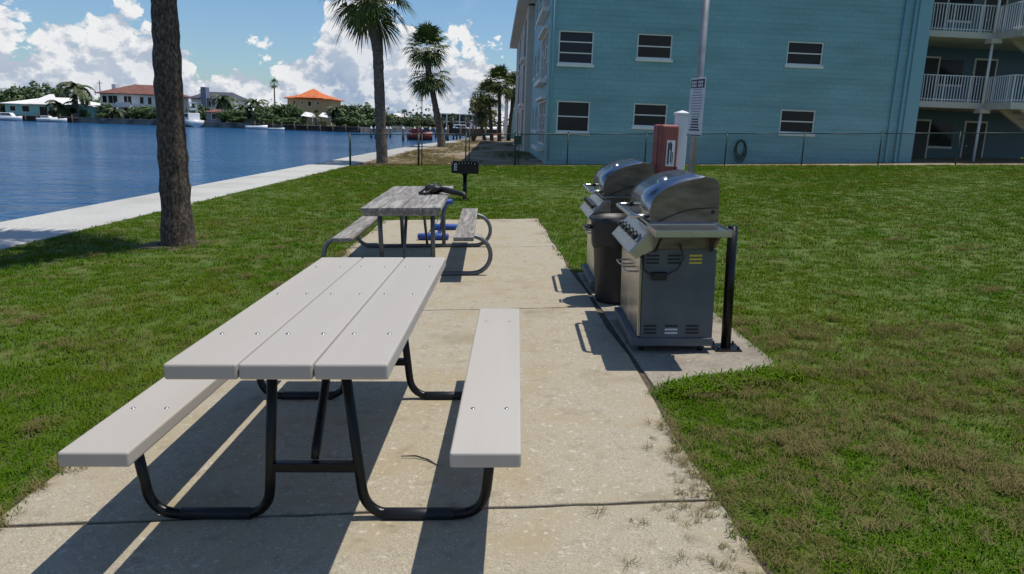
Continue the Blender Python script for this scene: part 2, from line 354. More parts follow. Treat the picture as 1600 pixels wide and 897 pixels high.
# patio slabs
def xr(y): return .915 - .0523 * (y - 2.3)
def xl(y): return -2.0 - .013 * (y - 2.7)
def jy(x, y): return y + .078 * (x - .8)
bed = MB(); bed.prism([(xl(-1) - .03, -1), (xr(-1) + .03, -1), (xr(12.3) + .03, 12.34), (xl(12.3) - .03, 12.3)], 0, .004, 'z')
bed.v = [(x, y, z + SL * x - .012) for x, y, z in bed.v]
pat = struct(bed, 'patio', 'soil')
tops_ = [-1, 2.82, 6.17, 9.45, 12.36]
for a, c in zip(tops_, tops_[1:]):
    g = .0105
    q = []
    for (ya, s) in ((a, 1), (c, -1)):
        l_, r_ = (xl(ya), jy(xl(ya), ya) + g * s), (xr(ya), jy(xr(ya), ya) + g * s)
        q += [l_, r_] if s == 1 else [r_, l_]
    # wavy edges along the grass
    jr = random.Random(int(a * 10) + 5)
    def wob(p0, p1): return [(p0[0] + (p1[0] - p0[0]) * k / 24, p0[1] + (p1[1] - p0[1]) * k / 24 + jr.uniform(-.005, .005)) for k in range(1, 24)]
    poly = [q[0]] + wob(q[0], q[1]) + [q[1]] + [(q[1][0] + (q[2][0] - q[1][0]) * t + .02 * math.sin(9 * t + a), q[1][1] + (q[2][1] - q[1][1]) * t) for t in (.2, .4, .6, .8)] + [q[2]] + wob(q[2], q[3]) + [q[3]] + [(q[3][0] + (q[0][0] - q[3][0]) * t + .025 * math.sin(8 * t + a), q[3][1] + (q[0][1] - q[3][1]) * t) for t in (.2, .4, .6, .8)]
    p = MB().prism(poly, -.1, .004, 'z'); p.v = [(x, y, z + SL * x) for x, y, z in p.v]; p.build('slab', 'concrete', pat, bevel=.006)
p = MB().prism([(xr(4.15) + .05, 4.16), (1.75, 4.48), (1.60, 7.75), (xr(7.7) + .05, 7.7)], -.1, .002, 'z'); p.v = [(x, y, z + SL * x) for x, y, z in p.v]
tag(p.build('grill_pad', 'concrete_pad', bevel=.008), kind='structure')
p = MB().prism([(xr(4.1) - .02, 4.1), (xr(4.1) + .09, 4.12), (xr(7.8) + .09, 7.8), (xr(7.8) - .02, 7.8)], -.1, -.012, 'z'); p.v = [(x, y, z + SL * x) for x, y, z in p.v]
tag(p.build('soil_strip', 'soil'), kind='structure')
# crack in the near slab
cr = MB(); P0 = [(-1.93, 2.57), (-1.90, 2.48), (-1.91, 2.42), (-1.87, 2.33), (-1.865, 2.2), (-1.82, 2.05)]
for (x0, y0), (x1, y1) in zip(P0, P0[1:]):
    z = .0055; cr.add([(x0 - .003, y0, SL * x0 + z), (x0 + .003, y0, SL * x0 + z), (x1 + .003, y1, SL * x1 + z), (x1 - .003, y1, SL * x1 + z)], [(0, 1, 2, 3)])
cr.build('crack', 'soil', pat)

# ------------------------------------------------------------------ near picnic table
def near_table():
    X0, Y0 = -.735, 3.3; t = thing('picnic_table', 'light grey plastic plank picnic table with black tube frame', 'picnic table', (X0, Y0, gz(X0)), 0, tilt=True)
    ya, yb = -1.0, 1.01
    def plank(x0, x1, z1, name, bolts):
        p = MB().box(x0, x1, ya, yb, z1 - .055, z1).build(name, 'plastic', t, bevel=.009, seg=3)
        for bx in (x0 + .055, x1 - .055):
            for by in bolts:
                MB().lathe([(.001, .003), (.006, .003), (.009, .0005), (.009, -.002)], (bx, by, z1), 10).build('bolt', 'bolt', p)
    for i in range(3):
        x0 = -.3675 + i * .2465; plank(x0, x0 + .242, .762, 'top_plank', (-.64, .03, .70))
    plank(.562, .802, .452, 'seat_plank', (-.60, .70)); plank(-.755, -.515, .452, 'seat_plank', (-.60, .70))
    for fy in (-.63, .68):
        for s in (-1, 1):
            P = [(s * .675, fy, .40), (s * .675, fy, .22), (s * .60, fy, .022), (s * .20, fy, .022), (s * .135, fy, .30), (s * .125, fy, .705)]
            P = [(s * .70, fy, .40), (s * .655, fy, .022), (s * .19, fy, .022), (s * .13, fy, .708)]
            MB().tube(fillet(P, .11, 7), .0205, 12).build('leg_tube', 'black_metal', t)
            MB().tube([(s * .54, fy, .0225), (s * .26, fy, .0225)], .0245, 12).build('foot_sleeve', 'sleeve', t)
            MB().box(s * .70 - .13, s * .70 + .06, fy - .03, fy + .03, .385, .3965).build('seat_bracket', 'black_metal', t) if s > 0 else MB().box(-.76, -.57, fy - .03, fy + .03, .385, .3965).build('seat_bracket', 'black_metal', t)
        MB().box(-.34, .34, fy - .022, fy + .022, .682, .7065).build('top_rail', 'black_metal', t)
        MB().box(-.165, .165, fy - .018, fy + .018, .205, .243).build('cross_bar', 'black_metal', t, bevel=.004)
        d = 1 if fy < 0 else -1
        MB().tube([(0, fy + d * .01, .25), (0, fy + d * .04, .29), (.0, fy + d * .42, .70)], [.016, .02, .016], 8).build('brace', 'black_metal', t)
    return t
near_table()

# ------------------------------------------------------------------ weathered table behind
def far_table():
    t = thing('picnic_table', 'weathered grey wooden picnic table with looped galvanised tube frame', 'picnic table', (-1.11, 8.38, gz(-1.11)), .037, tilt=True)
    for i in range(4):
        x0 = -.385 + i * .194; MB().box(x0, x0 + .186, -1.30 + .01 * (i % 2), 1.27 - .012 * (i % 3), .715, .755).build('top_plank', 'old_wood', t, bevel=.004)
    for s in (-1, 1):
        MB().box(s * .59 - .1, s * .59 + .1, -1.2, 1.38, .412, .452).build('seat_plank', 'old_wood', t, bevel=.004)
    for fy in (-.86, .98):
        r = .195
        for s in (-1, 1):
            # ground bar, half-circle end loop and the run back in under the seat
            P = [(0, fy, .024), (s * .66, fy, .024)] + [(s * (.66 + r * math.sin(R_(a))), fy, .024 + r - r * math.cos(R_(a))) for a in range(15, 181, 15)] + [(s * .50, fy, .024 + 2 * r)]
            MB().tube(P, .024, 10).build('loop_tube', 'galv', t)
            MB().tube([(s * .26, fy, .03), (s * .27, fy, .70)], .024, 10).build('leg', 'galv', t)
        MB().box(-.33, .33, fy - .025, fy + .025, .668, .712).build('top_rail', 'galv', t)
        d = 1 if fy < 0 else -1
        MB().tube([(-.05 * d, fy + d * .02, .05), (-.05 * d, fy + d * .55, .70)], .017, 8).build('brace', 'galv', t)
    MB().box(-.36, .36, -1.27, -1.22, .672, .713).build('batten', 'old_wood', t)
far_table()
# black bundle with a strap on the wooden table
t = thing('cloth_bundle', 'black bunched strap and pouch lying on the wooden tabletop', 'bundle', (-.93, 8.55, gz(-.93) + .757), 0, tilt=True)
b = MB(); n = 14
vs_ = []
for i in range(7):
    a = PI * i / 6
    for j in range(n):
        q = 2 * PI * j / n; k = 1 + .18 * math.sin(3 * q + i) + .12 * math.sin(5 * q - 2 * i)
        vs_.append((.10 * math.sin(a) * math.cos(q) * k, .13 * math.sin(a) * math.sin(q) * k, .055 - .055 * math.cos(a) * k))
b.add(vs_, [(i * n + j, i * n + (j + 1) % n, (i + 1) * n + (j + 1) % n, (i + 1) * n + j) for i in range(6) for j in range(n)], True); b.build('pouch', 'dark', t)
MB().tube([(.06, -.04, .06), (.16, -.10, .045), (.27, -.22, .03), (.36, -.30, .02), (.385, -.32, -.03)], [.03, .035, .03, .03, .02], 8).build('strap', 'dark', t)
MB().tube([(-.02, .04, .08), (-.10, .0, .06), (-.15, -.14, .02), (-.08, -.2, .015), (-.02, -.1, .05)], .016, 8).build('loop', 'dark', t)
# blue foam-padded stand under the table end
t = thing('padded_stand', 'blue foam padded stand beneath the far end of the wooden table', 'stand', (-1.08, 10.35, gz(-1.08)), 0, tilt=True)
for dy, z, x0, x1 in ((-.38, .05, -.22, .2), (.62, .05, -.16, .24)):
    MB().tube([(x0, dy, z), (x0 + .02, dy, z), (x1 - .02, dy, z), (x1, dy, z)], [.03, .045, .045, .03], 12).build('foam_bar', 'blue_foam', t)
MB().tube([(0, -.38, .05), (.03, .62, .05)], .018, 8).build('base_bar', 'blue_foam', t)
MB().tube([(.02, .35, .05), (.08, .2, .28), (.12, .1, .46)], .028, 10).build('post', 'blue_foam', t)
MB().tube([(.04, .1, .45), (.22, .1, .48)], [.04, .04], 10).build('top_pad', 'blue_foam', t)
MB().tube([(-.1, -.3, .06), (.09, .18, .33)], .008, 6).build('stay', 'galv', t)

# ------------------------------------------------------------------ pedestal charcoal grill
t = thing('pedestal_grill', 'rusty black box charcoal grill on a post in the lawn', 'grill', (-1.06, 15.6, gz(-1.06)), .06)
MB().tube([(0, 0, -.1), (0, 0, .52)], .043, 12).build('post', 'black_metal', t)
MB().lathe([(.043, 0), (.075, .05), (.1, .06)], (0, 0, .49), 14).build('collar', 'black_metal', t)
b = MB(); b.box(-.28, .28, -.2, .2, .555, .575); b.box(-.28, -.262, -.2, .2, .575, .79); b.box(.262, .28, -.2, .2, .575, .79); b.box(-.262, .262, .18, .2, .575, .79); b.box(-.262, .262, -.2, -.185, .575, .74); b.build('firebox', 'black_metal', t)
b = MB()
for k in range(9): b.tube([(-.26 + .065 * k, -.2, .755), (-.26 + .065 * k, .18, .755)], .007, 6)
b.build('grate', 'galv', t)
b = MB()
for z in (.62, .67, .72): b.box(-.215, -.165, -.207, -.2, z, z + .028)
b.box(-.225, -.21, -.207, -.2, .61, .755); b.build('slot_plate', 'signwhite', t)
for sx in (-1, 1): MB().tube([(sx * .2, -.2, .755), (sx * .2, -.3, .755)], .008, 6).build('handle', 'galv', t)

# ------------------------------------------------------------------ gas grills
def gas_grill(label, loc, shelf, knobs=5):
    t = thing('gas_grill', label, 'grill', loc, 0, 'gas grills on the concrete pad', tilt=True)
    Ln = .78   # local: x = 0 doors .. .54 back, y = 0 near side .. Ln
    MB().box(-.035, .55, -.01, Ln + .01, .055, .115).build('base_tray', 'grey_panel', t, bevel=.006)
    for cx_ in (.05, .48):
        for cy_ in (.06, Ln - .06): MB().tube([(cx_ - .015, cy_, .028), (cx_ + .015, cy_, .028)], .026, 12).build('caster', 'dark', t)
    for y0, y1 in ((.0, .012), (Ln - .012, Ln)):
        p = MB()
        p.box(.035, .545, y0, y1, .115, .76); sp = p.build('side_panel', 'grey_panel', t, bevel=.003)
        if y0 == 0:
            for gx, m_ in ((.10, 'dark'), (.25, 'dark'), (.40, 'yellow')):
                for k in range(3):
                    MB().box(gx - .045, gx + .045, -.003, .004, .655 + .026 * k, .669 + .026 * k).build('vent_slot', m_, sp)
                    MB().box(gx - .045, gx + .045, -.003, .004, .145 + .026 * k, .158 + .026 * k).build('vent_slot', 'dark' if gx != .25 or k == 2 else 'signwhite', sp)
            MB().box(.09, .20, -.03, -.001, .54, .60).build('regulator', 'dark', t, bevel=.01)
            MB().tube([(.03, -.01, .72), (.03, -.03, .62), (.10, -.035, .58)], .008, 6).build('gas_hose', 'dark', t)
            MB().tube([(.19, -.02, .58), (.27, -.025, .62), (.31, -.02, .70), (.28, -.02, .80)], .004, 6).build('gas_hose', 'dark', t)
    MB().box(.50, .538, .012, Ln - .012, .115, .76).build('back_panel', 'steel_dull', t)
    for y0, y1 in ((.012, Ln / 2 - .003), (Ln / 2 + .003, Ln - .012)):
        d = MB().box(.012, .034, y0, y1, .12, .70).build('door', 'steel', t, bevel=.004)
        hy = Ln / 2 + (-.05 if y0 < .1 else .05)
        MB().tube(fillet([(.012, hy - .0, .56), (-.055, hy, .56), (-.055, hy - (.16 if y0 < .1 else -.16), .56), (.012, hy - (.16 if y0 < .1 else -.16), .56)], .02, 4), .007, 8).build('door_handle', 'steel', d)
    # sloping control panel with its end cheeks
    prof = [(-.005, .70), (.03, .70), (.20, .84), (.20, .91), (.10, .905)]
    MB().prism([(-.075, .735), (-.02, .69), (.14, .78), (.14, .905), (.075, .905)], -.015, Ln + .015, 'y').build('control_panel', 'steel', t, bevel=.006)
    nx, nz = -.75, .66
    for k in range(knobs):
        y = .09 + k * (Ln - .18) / (knobs - 1); cx_, cz_ = .003, .822
        c0 = Vector((cx_, y, cz_)); n_ = Vector((nx, 0, nz)).normalized()
        bz = MB().tube([c0 - n_ * .004, c0 + n_ * .012], [.041, .036], 16).build('knob_bezel', 'steel', t)
        MB().tube([c0 + n_ * .012, c0 + n_ * .045], [.027, .023], 14).build('knob', 'dark', bz)
    # burner box
    MB().box(.10, .53, .0, Ln, .76, .925).build('firebox', 'steel_dull', t, bevel=.004)
    MB().box(.06, .545, -.012, Ln + .012, .925, .942).build('rim', 'steel', t, bevel=.003)
    # lid: side profile, arched
    pr = [(.075, .944), (.075, 1.04)] + [(.075 + .44 * (1 - math.cos(R_(a))), 1.04 + .215 * math.sin(R_(a))) for a in range(12, 80, 8)] + [(.44, 1.258), (.49, 1.25), (.525, 1.225), (.538, 1.18), (.538, .944)]
    lid = MB().prism(pr, .012, Ln - .012, 'y', True).build('lid', 'lid_steel', t)
    for y in (.005, Ln - .005):
        MB().prism([((x - .3) * 1.015 + .3, z + .005) for x, z in pr], y - .0075, y + .0075, 'y').build('lid_cheek', 'steel_dull', lid, bevel=.003)
    b = MB(); n_ = Vector((-.5, 0, .86))
    b.lathe([(.0, .02), (.035, .018), (.045, .0)], (0, 0, 0), 16)
    g_ = b.build('thermometer', 'bolt', lid); g_.location = (.235, Ln / 2, 1.205); g_.rotation_euler = (0, -.46, 0)
    MB().tube(fillet([(.075, .05, .985), (-.045, .05, .985), (-.045, Ln - .05, .985), (.075, Ln - .05, .985)], .05, 5), .016, 10).build('lid_handle', 'steel', lid)
    MB().tube([(.50, -.006, 1.02), (.50, .0, 1.02)], .014, 10).build('hinge_bolt', 'dark', lid)
    b = MB(); b.tube([(.13, -.004, .955)] + [(.13 + .3 * k / 6, -.004, .955 + .09 * math.sin(PI / 2 * k / 6)) for k in range(1, 7)] + [(.535, -.004, 1.05)], .004, 5); b.build('lid_seam', 'dark', lid)
    # shelves on both ends
    for (y0, y1) in ((-.30, -.014), (Ln + .014, Ln + .30)) if shelf else ((Ln + .014, Ln + .30),):
        b = MB(); b.box(.06, .53, y0, y1, .922, .934); b.box(.055, .535, y0 - .006, y0 + .006, .895, .941); b.box(.047, .059, y0, y1, .895, .941); b.box(.531, .543, y0, y1, .895, .941)
        b.build('side_shelf', 'steel', t, bevel=.002)
        ym = y1 if y0 < 0 else y0; yo = y0 + .08 if y0 < 0 else y1 - .08
        for x in (.10, .49): MB().add([(x, ym, .74), (x, ym, .90), (x, yo, .90), (x + .02, ym, .74), (x + .02, ym, .90), (x + .02, yo, .90)], [(0, 1, 2), (5, 4, 3), (0, 2, 5, 3), (1, 4, 5, 2), (0, 3, 4, 1)]).build('shelf_bracket', 'steel_dull', t)
    t.scale = (.95, 1.12, .945)
    return t
gas_grill('stainless gas grill with grey side panel and side shelf beside a black post', (.855, 4.86, gz(.86)), True)
gas_grill('stainless gas grill with arched lid standing behind the black rubbish bin', (.76, 6.74, gz(.76)), False)
t = thing('steel_post', 'black steel post with bolted square base plate beside the grill', 'post', (1.50, 4.97, gz(1.50)), 0, tilt=True)
MB().tube([(0, 0, .01), (0, 0, .858)], .034, 16).build('shaft', 'black_metal', t)
MB().box(-.09, .09, -.09, .09, .001, .013).build('base_plate', 'black_metal', t, bevel=.003)
for sx in (-1, 1):
    for sy in (-1, 1): MB().tube([(sx * .068, sy * .068, .013), (sx * .068, sy * .068, .035)], .008, 8).build('anchor_bolt', 'dark', t)
t = thing('rubbish_bin', 'round black plastic rubbish bin with liner between the two grills', 'bin', (.93, 6.42, gz(.93)), 0, tilt=True)
MB().lathe([(.001, .01), (.185, .01), (.19, .03), (.225, .70), (.232, .70), (.232, .73), (.22, .735), (.21, .60), (.19, .3), (.001, .28)], n=28).build('barrel', 'bin', t)
b = MB(); n = 28
vs_ = []
for i, (r, z) in enumerate(((.229, .50), (.237, .60), (.24, .70), (.242, .745), (.22, .75), (.205, .68))):
    for j in range(n): a = 2 * PI * j / n; k = 1 + .012 * math.sin(7 * a + i) + .01 * rng.uniform(-1, 1); vs_.append((r * k * math.cos(a), r * k * math.sin(a), z + (.02 * math.sin(5 * a) if i == 0 else 0)))
b.add(vs_, [(i * n + j, i * n + (j + 1) % n, (i + 1) * n + (j + 1) % n, (i + 1) * n + j) for i in range(5) for j in range(n)], True); b.build('bin_liner', 'dark', t)
for s in (-1, 1): MB().tube(fillet([(s * .05 - .2 * 0, -.0, .0), (s * .05, -.05, .0)], .01, 2) if False else [(-.235, s * .06, .66), (-.285, s * .05, .665), (-.285, -s * .0, .665)], .012, 8).build('bin_handle', 'bin', t)

# ------------------------------------------------------------------ white post with red cabinet, and the sign pole
wp = aty(1059, 262, 7.6)
t = thing('vinyl_post', 'white square vinyl post with pyramid cap behind the grills', 'post', (wp.x, 7.6, gz(wp.x)), .25)
MB().box(-.052, .052, -.052, .052, -.05, 1.62).build('shaft', 'white_vinyl', t, bevel=.006)
MB().add([(-.062, -.062, 1.62), (.062, -.062, 1.62), (.062, .062, 1.62), (-.062, .062, 1.62), (-.062, -.062, 1.64), (.062, -.062, 1.64), (.062, .062, 1.64), (-.062, .062, 1.64), (0, 0, 1.665)], [(0, 1, 5, 4), (1, 2, 6, 5), (2, 3, 7, 6), (3, 0, 4, 7), (4, 5, 8), (5, 6, 8), (6, 7, 8), (7, 4, 8), (3, 2, 1, 0)]).build('post_cap', 'white_vinyl', t)
t = thing('extinguisher_cabinet', 'faded red plastic fire cabinet with a white sticker on the white post', 'cabinet', (wp.x - .165, 7.50, gz(wp.x) + .96), .30)
MB().box(-.095, .095, -.10, .10, 0, .56).build('case', 'red_box', t, bevel=.025, seg=3)
MB().box(-.103, .103, -.03, -.018, .01, .55).build('door_rim', 'red_box', t, bevel=.004)
s_ = MB().box(-.035, .055, -.1035, -.101, .16, .41).build('sticker', 'sticker', t)
for k, (u, v, a, c) in enumerate(((-.022, -.004, .18, .39), (.01, .022, .2, .38), (.03, .038, .18, .30), (.0, .012, .32, .4))): MB().box(u, v, -.1050, -.1036, a, c).build('print', 'ink', s_)
MB().box(.07, .085, -.125, -.1, .06, .16).build('latch', 'red_box', t, bevel=.003)
sp_ = aty(1081, 262, 6.35)
t = thing('sign_pole', 'tall galvanised round pole carrying a narrow notice', 'pole', (sp_.x, 6.35, gz(sp_.x)), 0)
MB().tube([(0, 0, -.1), (0, 0, 3.4)], .031, 16).build('shaft', 'pole', t)
t = ns = thing('notice_sign', 'narrow white metal notice with dark header on the galvanised pole', 'sign', (sp_.x - .012, 6.30, gz(sp_.x) + 1.43), -1.25)
MB().box(-.11, .11, -.008, -.004, 0, .52).build('plate', 'signwhite', t, bevel=.002)
MB().box(-.10, .10, -.0105, -.0085, .43, .505).build('header', 'ink', t)
for k in range(2):
    for q in range(3):
        for rr in range(2): MB().box(-.085 + k * .095 + q * .026, -.068 + k * .095 + q * .026, -.0125, -.011, .44 + rr * .03, .462 + rr * .03).build('print', 'signwhite', t)
for k in range(16):
    z = .41 - k * .024; wv = rng.uniform(.05, .09); MB().box(-wv, wv, -.0100, -.0085, z, z + (.008 if k < 11 else .013)).build('print', 'bluegrey' if k < 11 else 'ink', t)
MB().box(-.11, .11, -.0100, -.0085, .004, .014).build('print', 'ink', t)
for z in (.08, .46): MB().box(-.03, .03, -.004, .03, z, z + .02).build('clamp', 'galv', t)

ns.scale = (1, 1, .9)
# ------------------------------------------------------------------ chain-link fence
fx = [-6.35, -3.75, -1.95, -.05, 1.95, 4.95, 8.05, 11.05, 14.05, 17.1, 20.2, 23.2]
t = thing('chain_link_fence', 'low dark green chain link fence along the lawn edge', 'fence', (fx[0], fence_y(fx[0]), gz(fx[0])))
ro = Vector(t.location)
for i, x in enumerate(fx):
    y = fence_y(x); p = Vector((x, y, gz(x))) - ro; r = .04 if i in (0, 1, 3) else .026
    po = MB().tube([p + Vector((0, 0, -.1)), p + Vector((0, 0, 1.25))], r, 10).build('post', 'fence_green', t)
    MB().lathe([(r + .004, 0), (r + .006, .03), (.002, .055)], tuple(p + Vector((0, 0, 1.24))), 10).build('post_cap', 'fence_green', po)
    if i in (1, 2, 3):
        p2 = p + Vector((.13, 0, 0)); MB().tube([p2 + Vector((0, 0, .03)), p2 + Vector((0, 0, 1.5 if i == 2 else 1.22))], .022, 8).build('gate_post', 'fence_green', t)
MB().box(-.14, .14, -.07, .07, 0, .32).build('latch_box', 'fence_green', t).location = Vector((.02, fence_y(0) - .06, gz(0) + .82)) - ro
for i in range(len(fx) - 1):
    a = Vector((fx[i], fence_y(fx[i]), gz(fx[i]))) - ro; c = Vector((fx[i + 1], fence_y(fx[i + 1]), gz(fx[i + 1]))) - ro; up = Vector((0, 0, 1.2))
    MB().tube([a + up, c + up], .019, 8).build('top_rail', 'fence_green', t)
    MB().tube([a + Vector((0, 0, .06)), c + Vector((0, 0, .06))], .004, 5).build('tension_wire', 'fence_wire', t)
    Ls = (c - a).length; u = (c - a) / Ls; n_ = int(Ls / .075); mbw = MB(); H_ = 1.15
    for k in range(-int(H_ / .075), n_ + 1):
        for sg in (1, -1):
            s0 = k * .075 if sg > 0 else k * .075 + H_; s1 = s0 + sg * H_; z0, z1 = .04, .04 + H_
            lo, hi = min(s0, s1), max(s0, s1)
            if hi <= 0 or lo >= Ls: continue
            def zz(s): return z0 + (z1 - z0) * (s - s0) / (s1 - s0)
            e0, e1 = max(0, lo), min(Ls, hi)
            mbw.tube([a + u * e0 + Vector((0, 0, zz(e0))), a + u * e1 + Vector((0, 0, zz(e1)))], .0022, 3, cap=False)
    tag(mbw.build('wire_mesh', 'fence_wire', t), kind='stuff')
# coiled hose on the facade
FA = math.atan(.08); C0 = Vector((1.16, 30.2, 0)); FU = Vector((math.cos(FA), math.sin(FA), 0)); FN = Vector((FU.y, -FU.x, 0))
def fac(u, d, z): return C0 + FU * u + FN * d + Vector((0, 0, z))     # d = towards the camera
t = thing('garden_hose', 'coiled dark green garden hose hanging on the teal wall', 'hose', fac(7.95, .0, 0), FA)
MB().box(-.06, .06, -.12, .0, 1.20, 1.27).build('hanger', 'fence_green', t, bevel=.01)
b = MB()
for k in range(6):
    rr, hh, dx = .15 + .025 * k, .30 + .028 * k, .02 * math.sin(k * 2.1)
    b.tube([(dx + rr * math.cos(a) * (1 + .1 * math.sin(2 * a + k)), -.05 - .012 * k + .012 * math.sin(3 * a + k), 1.24 - hh + hh * math.sin(a)) for a in [2 * PI * q / 26 for q in range(26)]], .014, 6, closed=True)
b.build('coil', 'hose', t)
MB().tube([(.12, -.08, .75), (.17, -.1, .6), (.1, -.1, .52), (-.05, -.08, .5)], .014, 6).build('loose_end', 'hose', t)

# ------------------------------------------------------------------ apartment building
bd = thing('apartment_building', 'three storey teal painted block apartment building with white trimmed windows', 'building', C0, FA)
TOP = 8.25
def holes_wall(name, u0, u1, z0, z1, holes, d, material, axis='x', off=0., rev=.12, sign=1):
    """wall face with rectangular openings; axis x: along u at local y=off; axis y: along local y at local x=off"""
    us = sorted({u0, u1, *[h[0] for h in holes], *[h[1] for h in holes]}); zs = sorted({z0, z1, *[h[2] for h in holes], *[h[3] for h in holes]})
    P = (lambda u, z, q: (u, off + q, z)) if axis == 'x' else (lambda u, z, q: (off + q, u, z)); b = MB()
    for a, c in zip(us, us[1:]):
        for e, g in zip(zs, zs[1:]):
            mu, mz = (a + c) / 2, (e + g) / 2
            if any(h[0] < mu < h[1] and h[2] < mz < h[3] for h in holes): continue
            b.add([P(a, e, 0), P(c, e, 0), P(c, g, 0), P(a, g, 0)], [(0, 1, 2, 3)])
    for (a, c, e, g) in holes:
        for (p, q) in (((a, e), (c, e)), ((c, e), (c, g)), ((c, g), (a, g)), ((a, g), (a, e))):
            b.add([P(*p, 0), P(*q, 0), P(*q, rev), P(*p, rev)], [(0, 1, 2, 3)])
    me = b.build(name, material, bd); return me
def win(u0, u1, z0, z1, n, axis='x', off=0., sill=True, glass='glass', fr=.05, rev=.07):
    B = MB()
    def bx(B_, a, c, y0, y1, e, g):
        if axis == 'x': B_.box(a, c, off + y0, off + y1, e, g)
        else: B_.box(off + y0, off + y1, a, c, e, g)
        return B_
    bx(B, u0, u0 + fr, rev - .04, rev + .03, z0, z1); bx(B, u1 - fr, u1, rev - .04, rev + .03, z0, z1)
    bx(B, u0 + fr, u1 - fr, rev - .04, rev + .03, z1 - fr, z1); bx(B, u0 + fr, u1 - fr, rev - .04, rev + .03, z0, z0 + fr)
    for k in range(1, n):
        z = z0 + (z1 - z0) * k / n; bx(B, u0 + fr, u1 - fr, rev - .03, rev + .025, z - .022, z + .022)
    w_ = B.build('window', 'trim', bd)
    for k in range(n):
        a = z0 + fr * (k == 0) + (z1 - z0) * k / n + .022 * (k > 0); c = z0 + (z1 - z0) * (k + 1) / n - (.022 if k < n - 1 else fr)
        bx(MB(), u0 + fr, u1 - fr, rev + (.0 if k % 2 else .012), rev + (.006 if k % 2 else .018), a, c).build('pane', glass if n == 2 else 'screen', w_)
    if sill: bx(MB(), u0 - .05, u1 + .05, -.06, rev - .045, z0 - .12, z0 - .002).build('sill', 'trim', w_, bevel=.01)
def uz(x, y):   # pixel -> facade (u, z)
    d = ray(x, y); n_ = FN; k = (C0 - Vector((0, 0, EYE))).dot(n_) / d.dot(n_); p = Vector((0, 0, EYE)) + d * k; return (p - C0).dot(FU), p.z
WN = [((874, 47), (926, 101), 3), ((871, 157), (920, 207), 2), ((997, 52), (1049, 93), 2), ((991, 161), (1041, 199), 2), ((1232, 64), (1284, 103), 2), ((1221, 171), (1271, 209), 2)]
hl = []
for a, c, n in WN:
    u0, z1 = uz(*a); u1, z0 = uz(*c); u1 = u0 + max(1.3, u1 - u0) if n == 2 else u1; hl.append((u0, u1, z0, z1, n))
for u0, u1, z0, z1, n in list(hl):
    if z0 > 3: hl.append((u0, u1, z0 + 2.75, z1 + 2.75, n))
W_R = uz(1424, 240)[0]
holes_wall('front_wall', 0, W_R, -.4, TOP + .1, [h[:4] for h in hl], 0, 'teal')
for h in hl: win(*h)
MB().box(-.02, .2, -.035, .3, -.4, TOP).build('corner_pilaster', 'teal_plain', bd)
MB().box(W_R - .55, W_R + .0, -.05, .28, -.4, TOP + .1).build('end_pilaster', 'teal_plain', bd)
for u in (W_R - 1.12, W_R - .72):
    z0 = .62
    MB().tube(fillet([(u, -.06, TOP), (u, -.06, z0), (u - .05, -.3, z0 - .1)], .07, 4), .055, 8).build('downspout', 'teal_plain', bd)
MB().tube([(.1, -.07, TOP), (.1, -.07, .2)], .04, 8).build('downspout', 'teal_plain', bd)
# left flank: local y runs back; flank leans a little towards the water
LEN = 40.
flank_before = set(bd.children)
def xf(y): return -.03 * 0
flank = []
for st in range(3):
    z = 2.75 * st
    flank += [(1.2, 5.4, .75 + z, 2.6 + z, 'bay'), (7.6, 9.2, 1.3 + z, 2.5 + z, 'w'), (10.6, 12.4, 1.3 + z, 2.5 + z, 'w')]
holes_wall('side_wall', 0, 15, -.4, TOP + .1, [f[:4] for f in flank], 0, 'teal_plain', axis='y', off=0.)
for a, c, e, g, k in flank:
    if k == 'w': win(a, c, e, g, 2, axis='y', off=0.)
    else:
        q = (c - a) / 3
        for i in range(3): win(a + q * i, a + q * (i + 1), e, g, 3 if i != 1 else 2, axis='y', off=-.05, sill=False, fr=.07)
        MB().box(-.32, -.003, a - .2, c + .2, e - .24, e - .06).build('bay_ledge', 'trim', bd, bevel=.015)
        MB().box(-.22, -.003, a - .12, c + .12, g + .02, g + .14).build('bay_hood', 'trim', bd, bevel=.01)
cw = []
for st in range(3):
    z = 2.75 * st
    cw += [(17, 20.5, .1 + z, 2.5 + z, 'b'), (23.5, 25.2, 1.1 + z, 2.4 + z, 'w'), (28, 31.5, .1 + z, 2.5 + z, 'b'), (35, 37, 1.1 + z, 2.4 + z, 'w')]
holes_wall('cream_side_wall', 15, LEN, -.4, TOP + .1, [f[:4] for f in cw], 0, 'cream', axis='y', off=-.35, rev=.3)
MB().box(-.35, .3, 14.7, 14.998, -.4, TOP).build('return_wall', 'cream', bd)
for a, c, e, g, k in cw:
    if k == 'w': win(a, c, e, g, 2, axis='y', off=-.35)
    else:
        MB().box(-.08, -.05, a, c, e, g).build('recess_screen', 'screen', bd)
        b = MB(); b.box(-.55, -.50, a, c, e + .95, e + 1.0)
        for i in range(int((c - a) / .14)): b.box(-.535, -.515, a + .14 * i, a + .14 * i + .03, e + .06, e + .95)
        b.build('balcony_railing', 'white_paint', bd); MB().box(-.62, -.352, a - .1, c + .1, e - .16, e + .02).build('balcony_slab', 'trim', bd)
MB().box(-1.0, W_R + 14, -.55, LEN + .6, TOP + .1, TOP + .48).build('roof', 'cream', bd, bevel=.02)
MB().box(.3, W_R - .3, 7.5, LEN - .2, -.4, TOP + .05).build('core_wall', 'teal_plain', bd)
# the flank is not square to the front: it runs back a little towards the right
def shear(o):
    for v in o.data.vertices: v.co.x += .052 * max(0., v.co.y)
    for c in o.children: shear(c)
for o in bd.children:
    if o not in flank_before: shear(o)
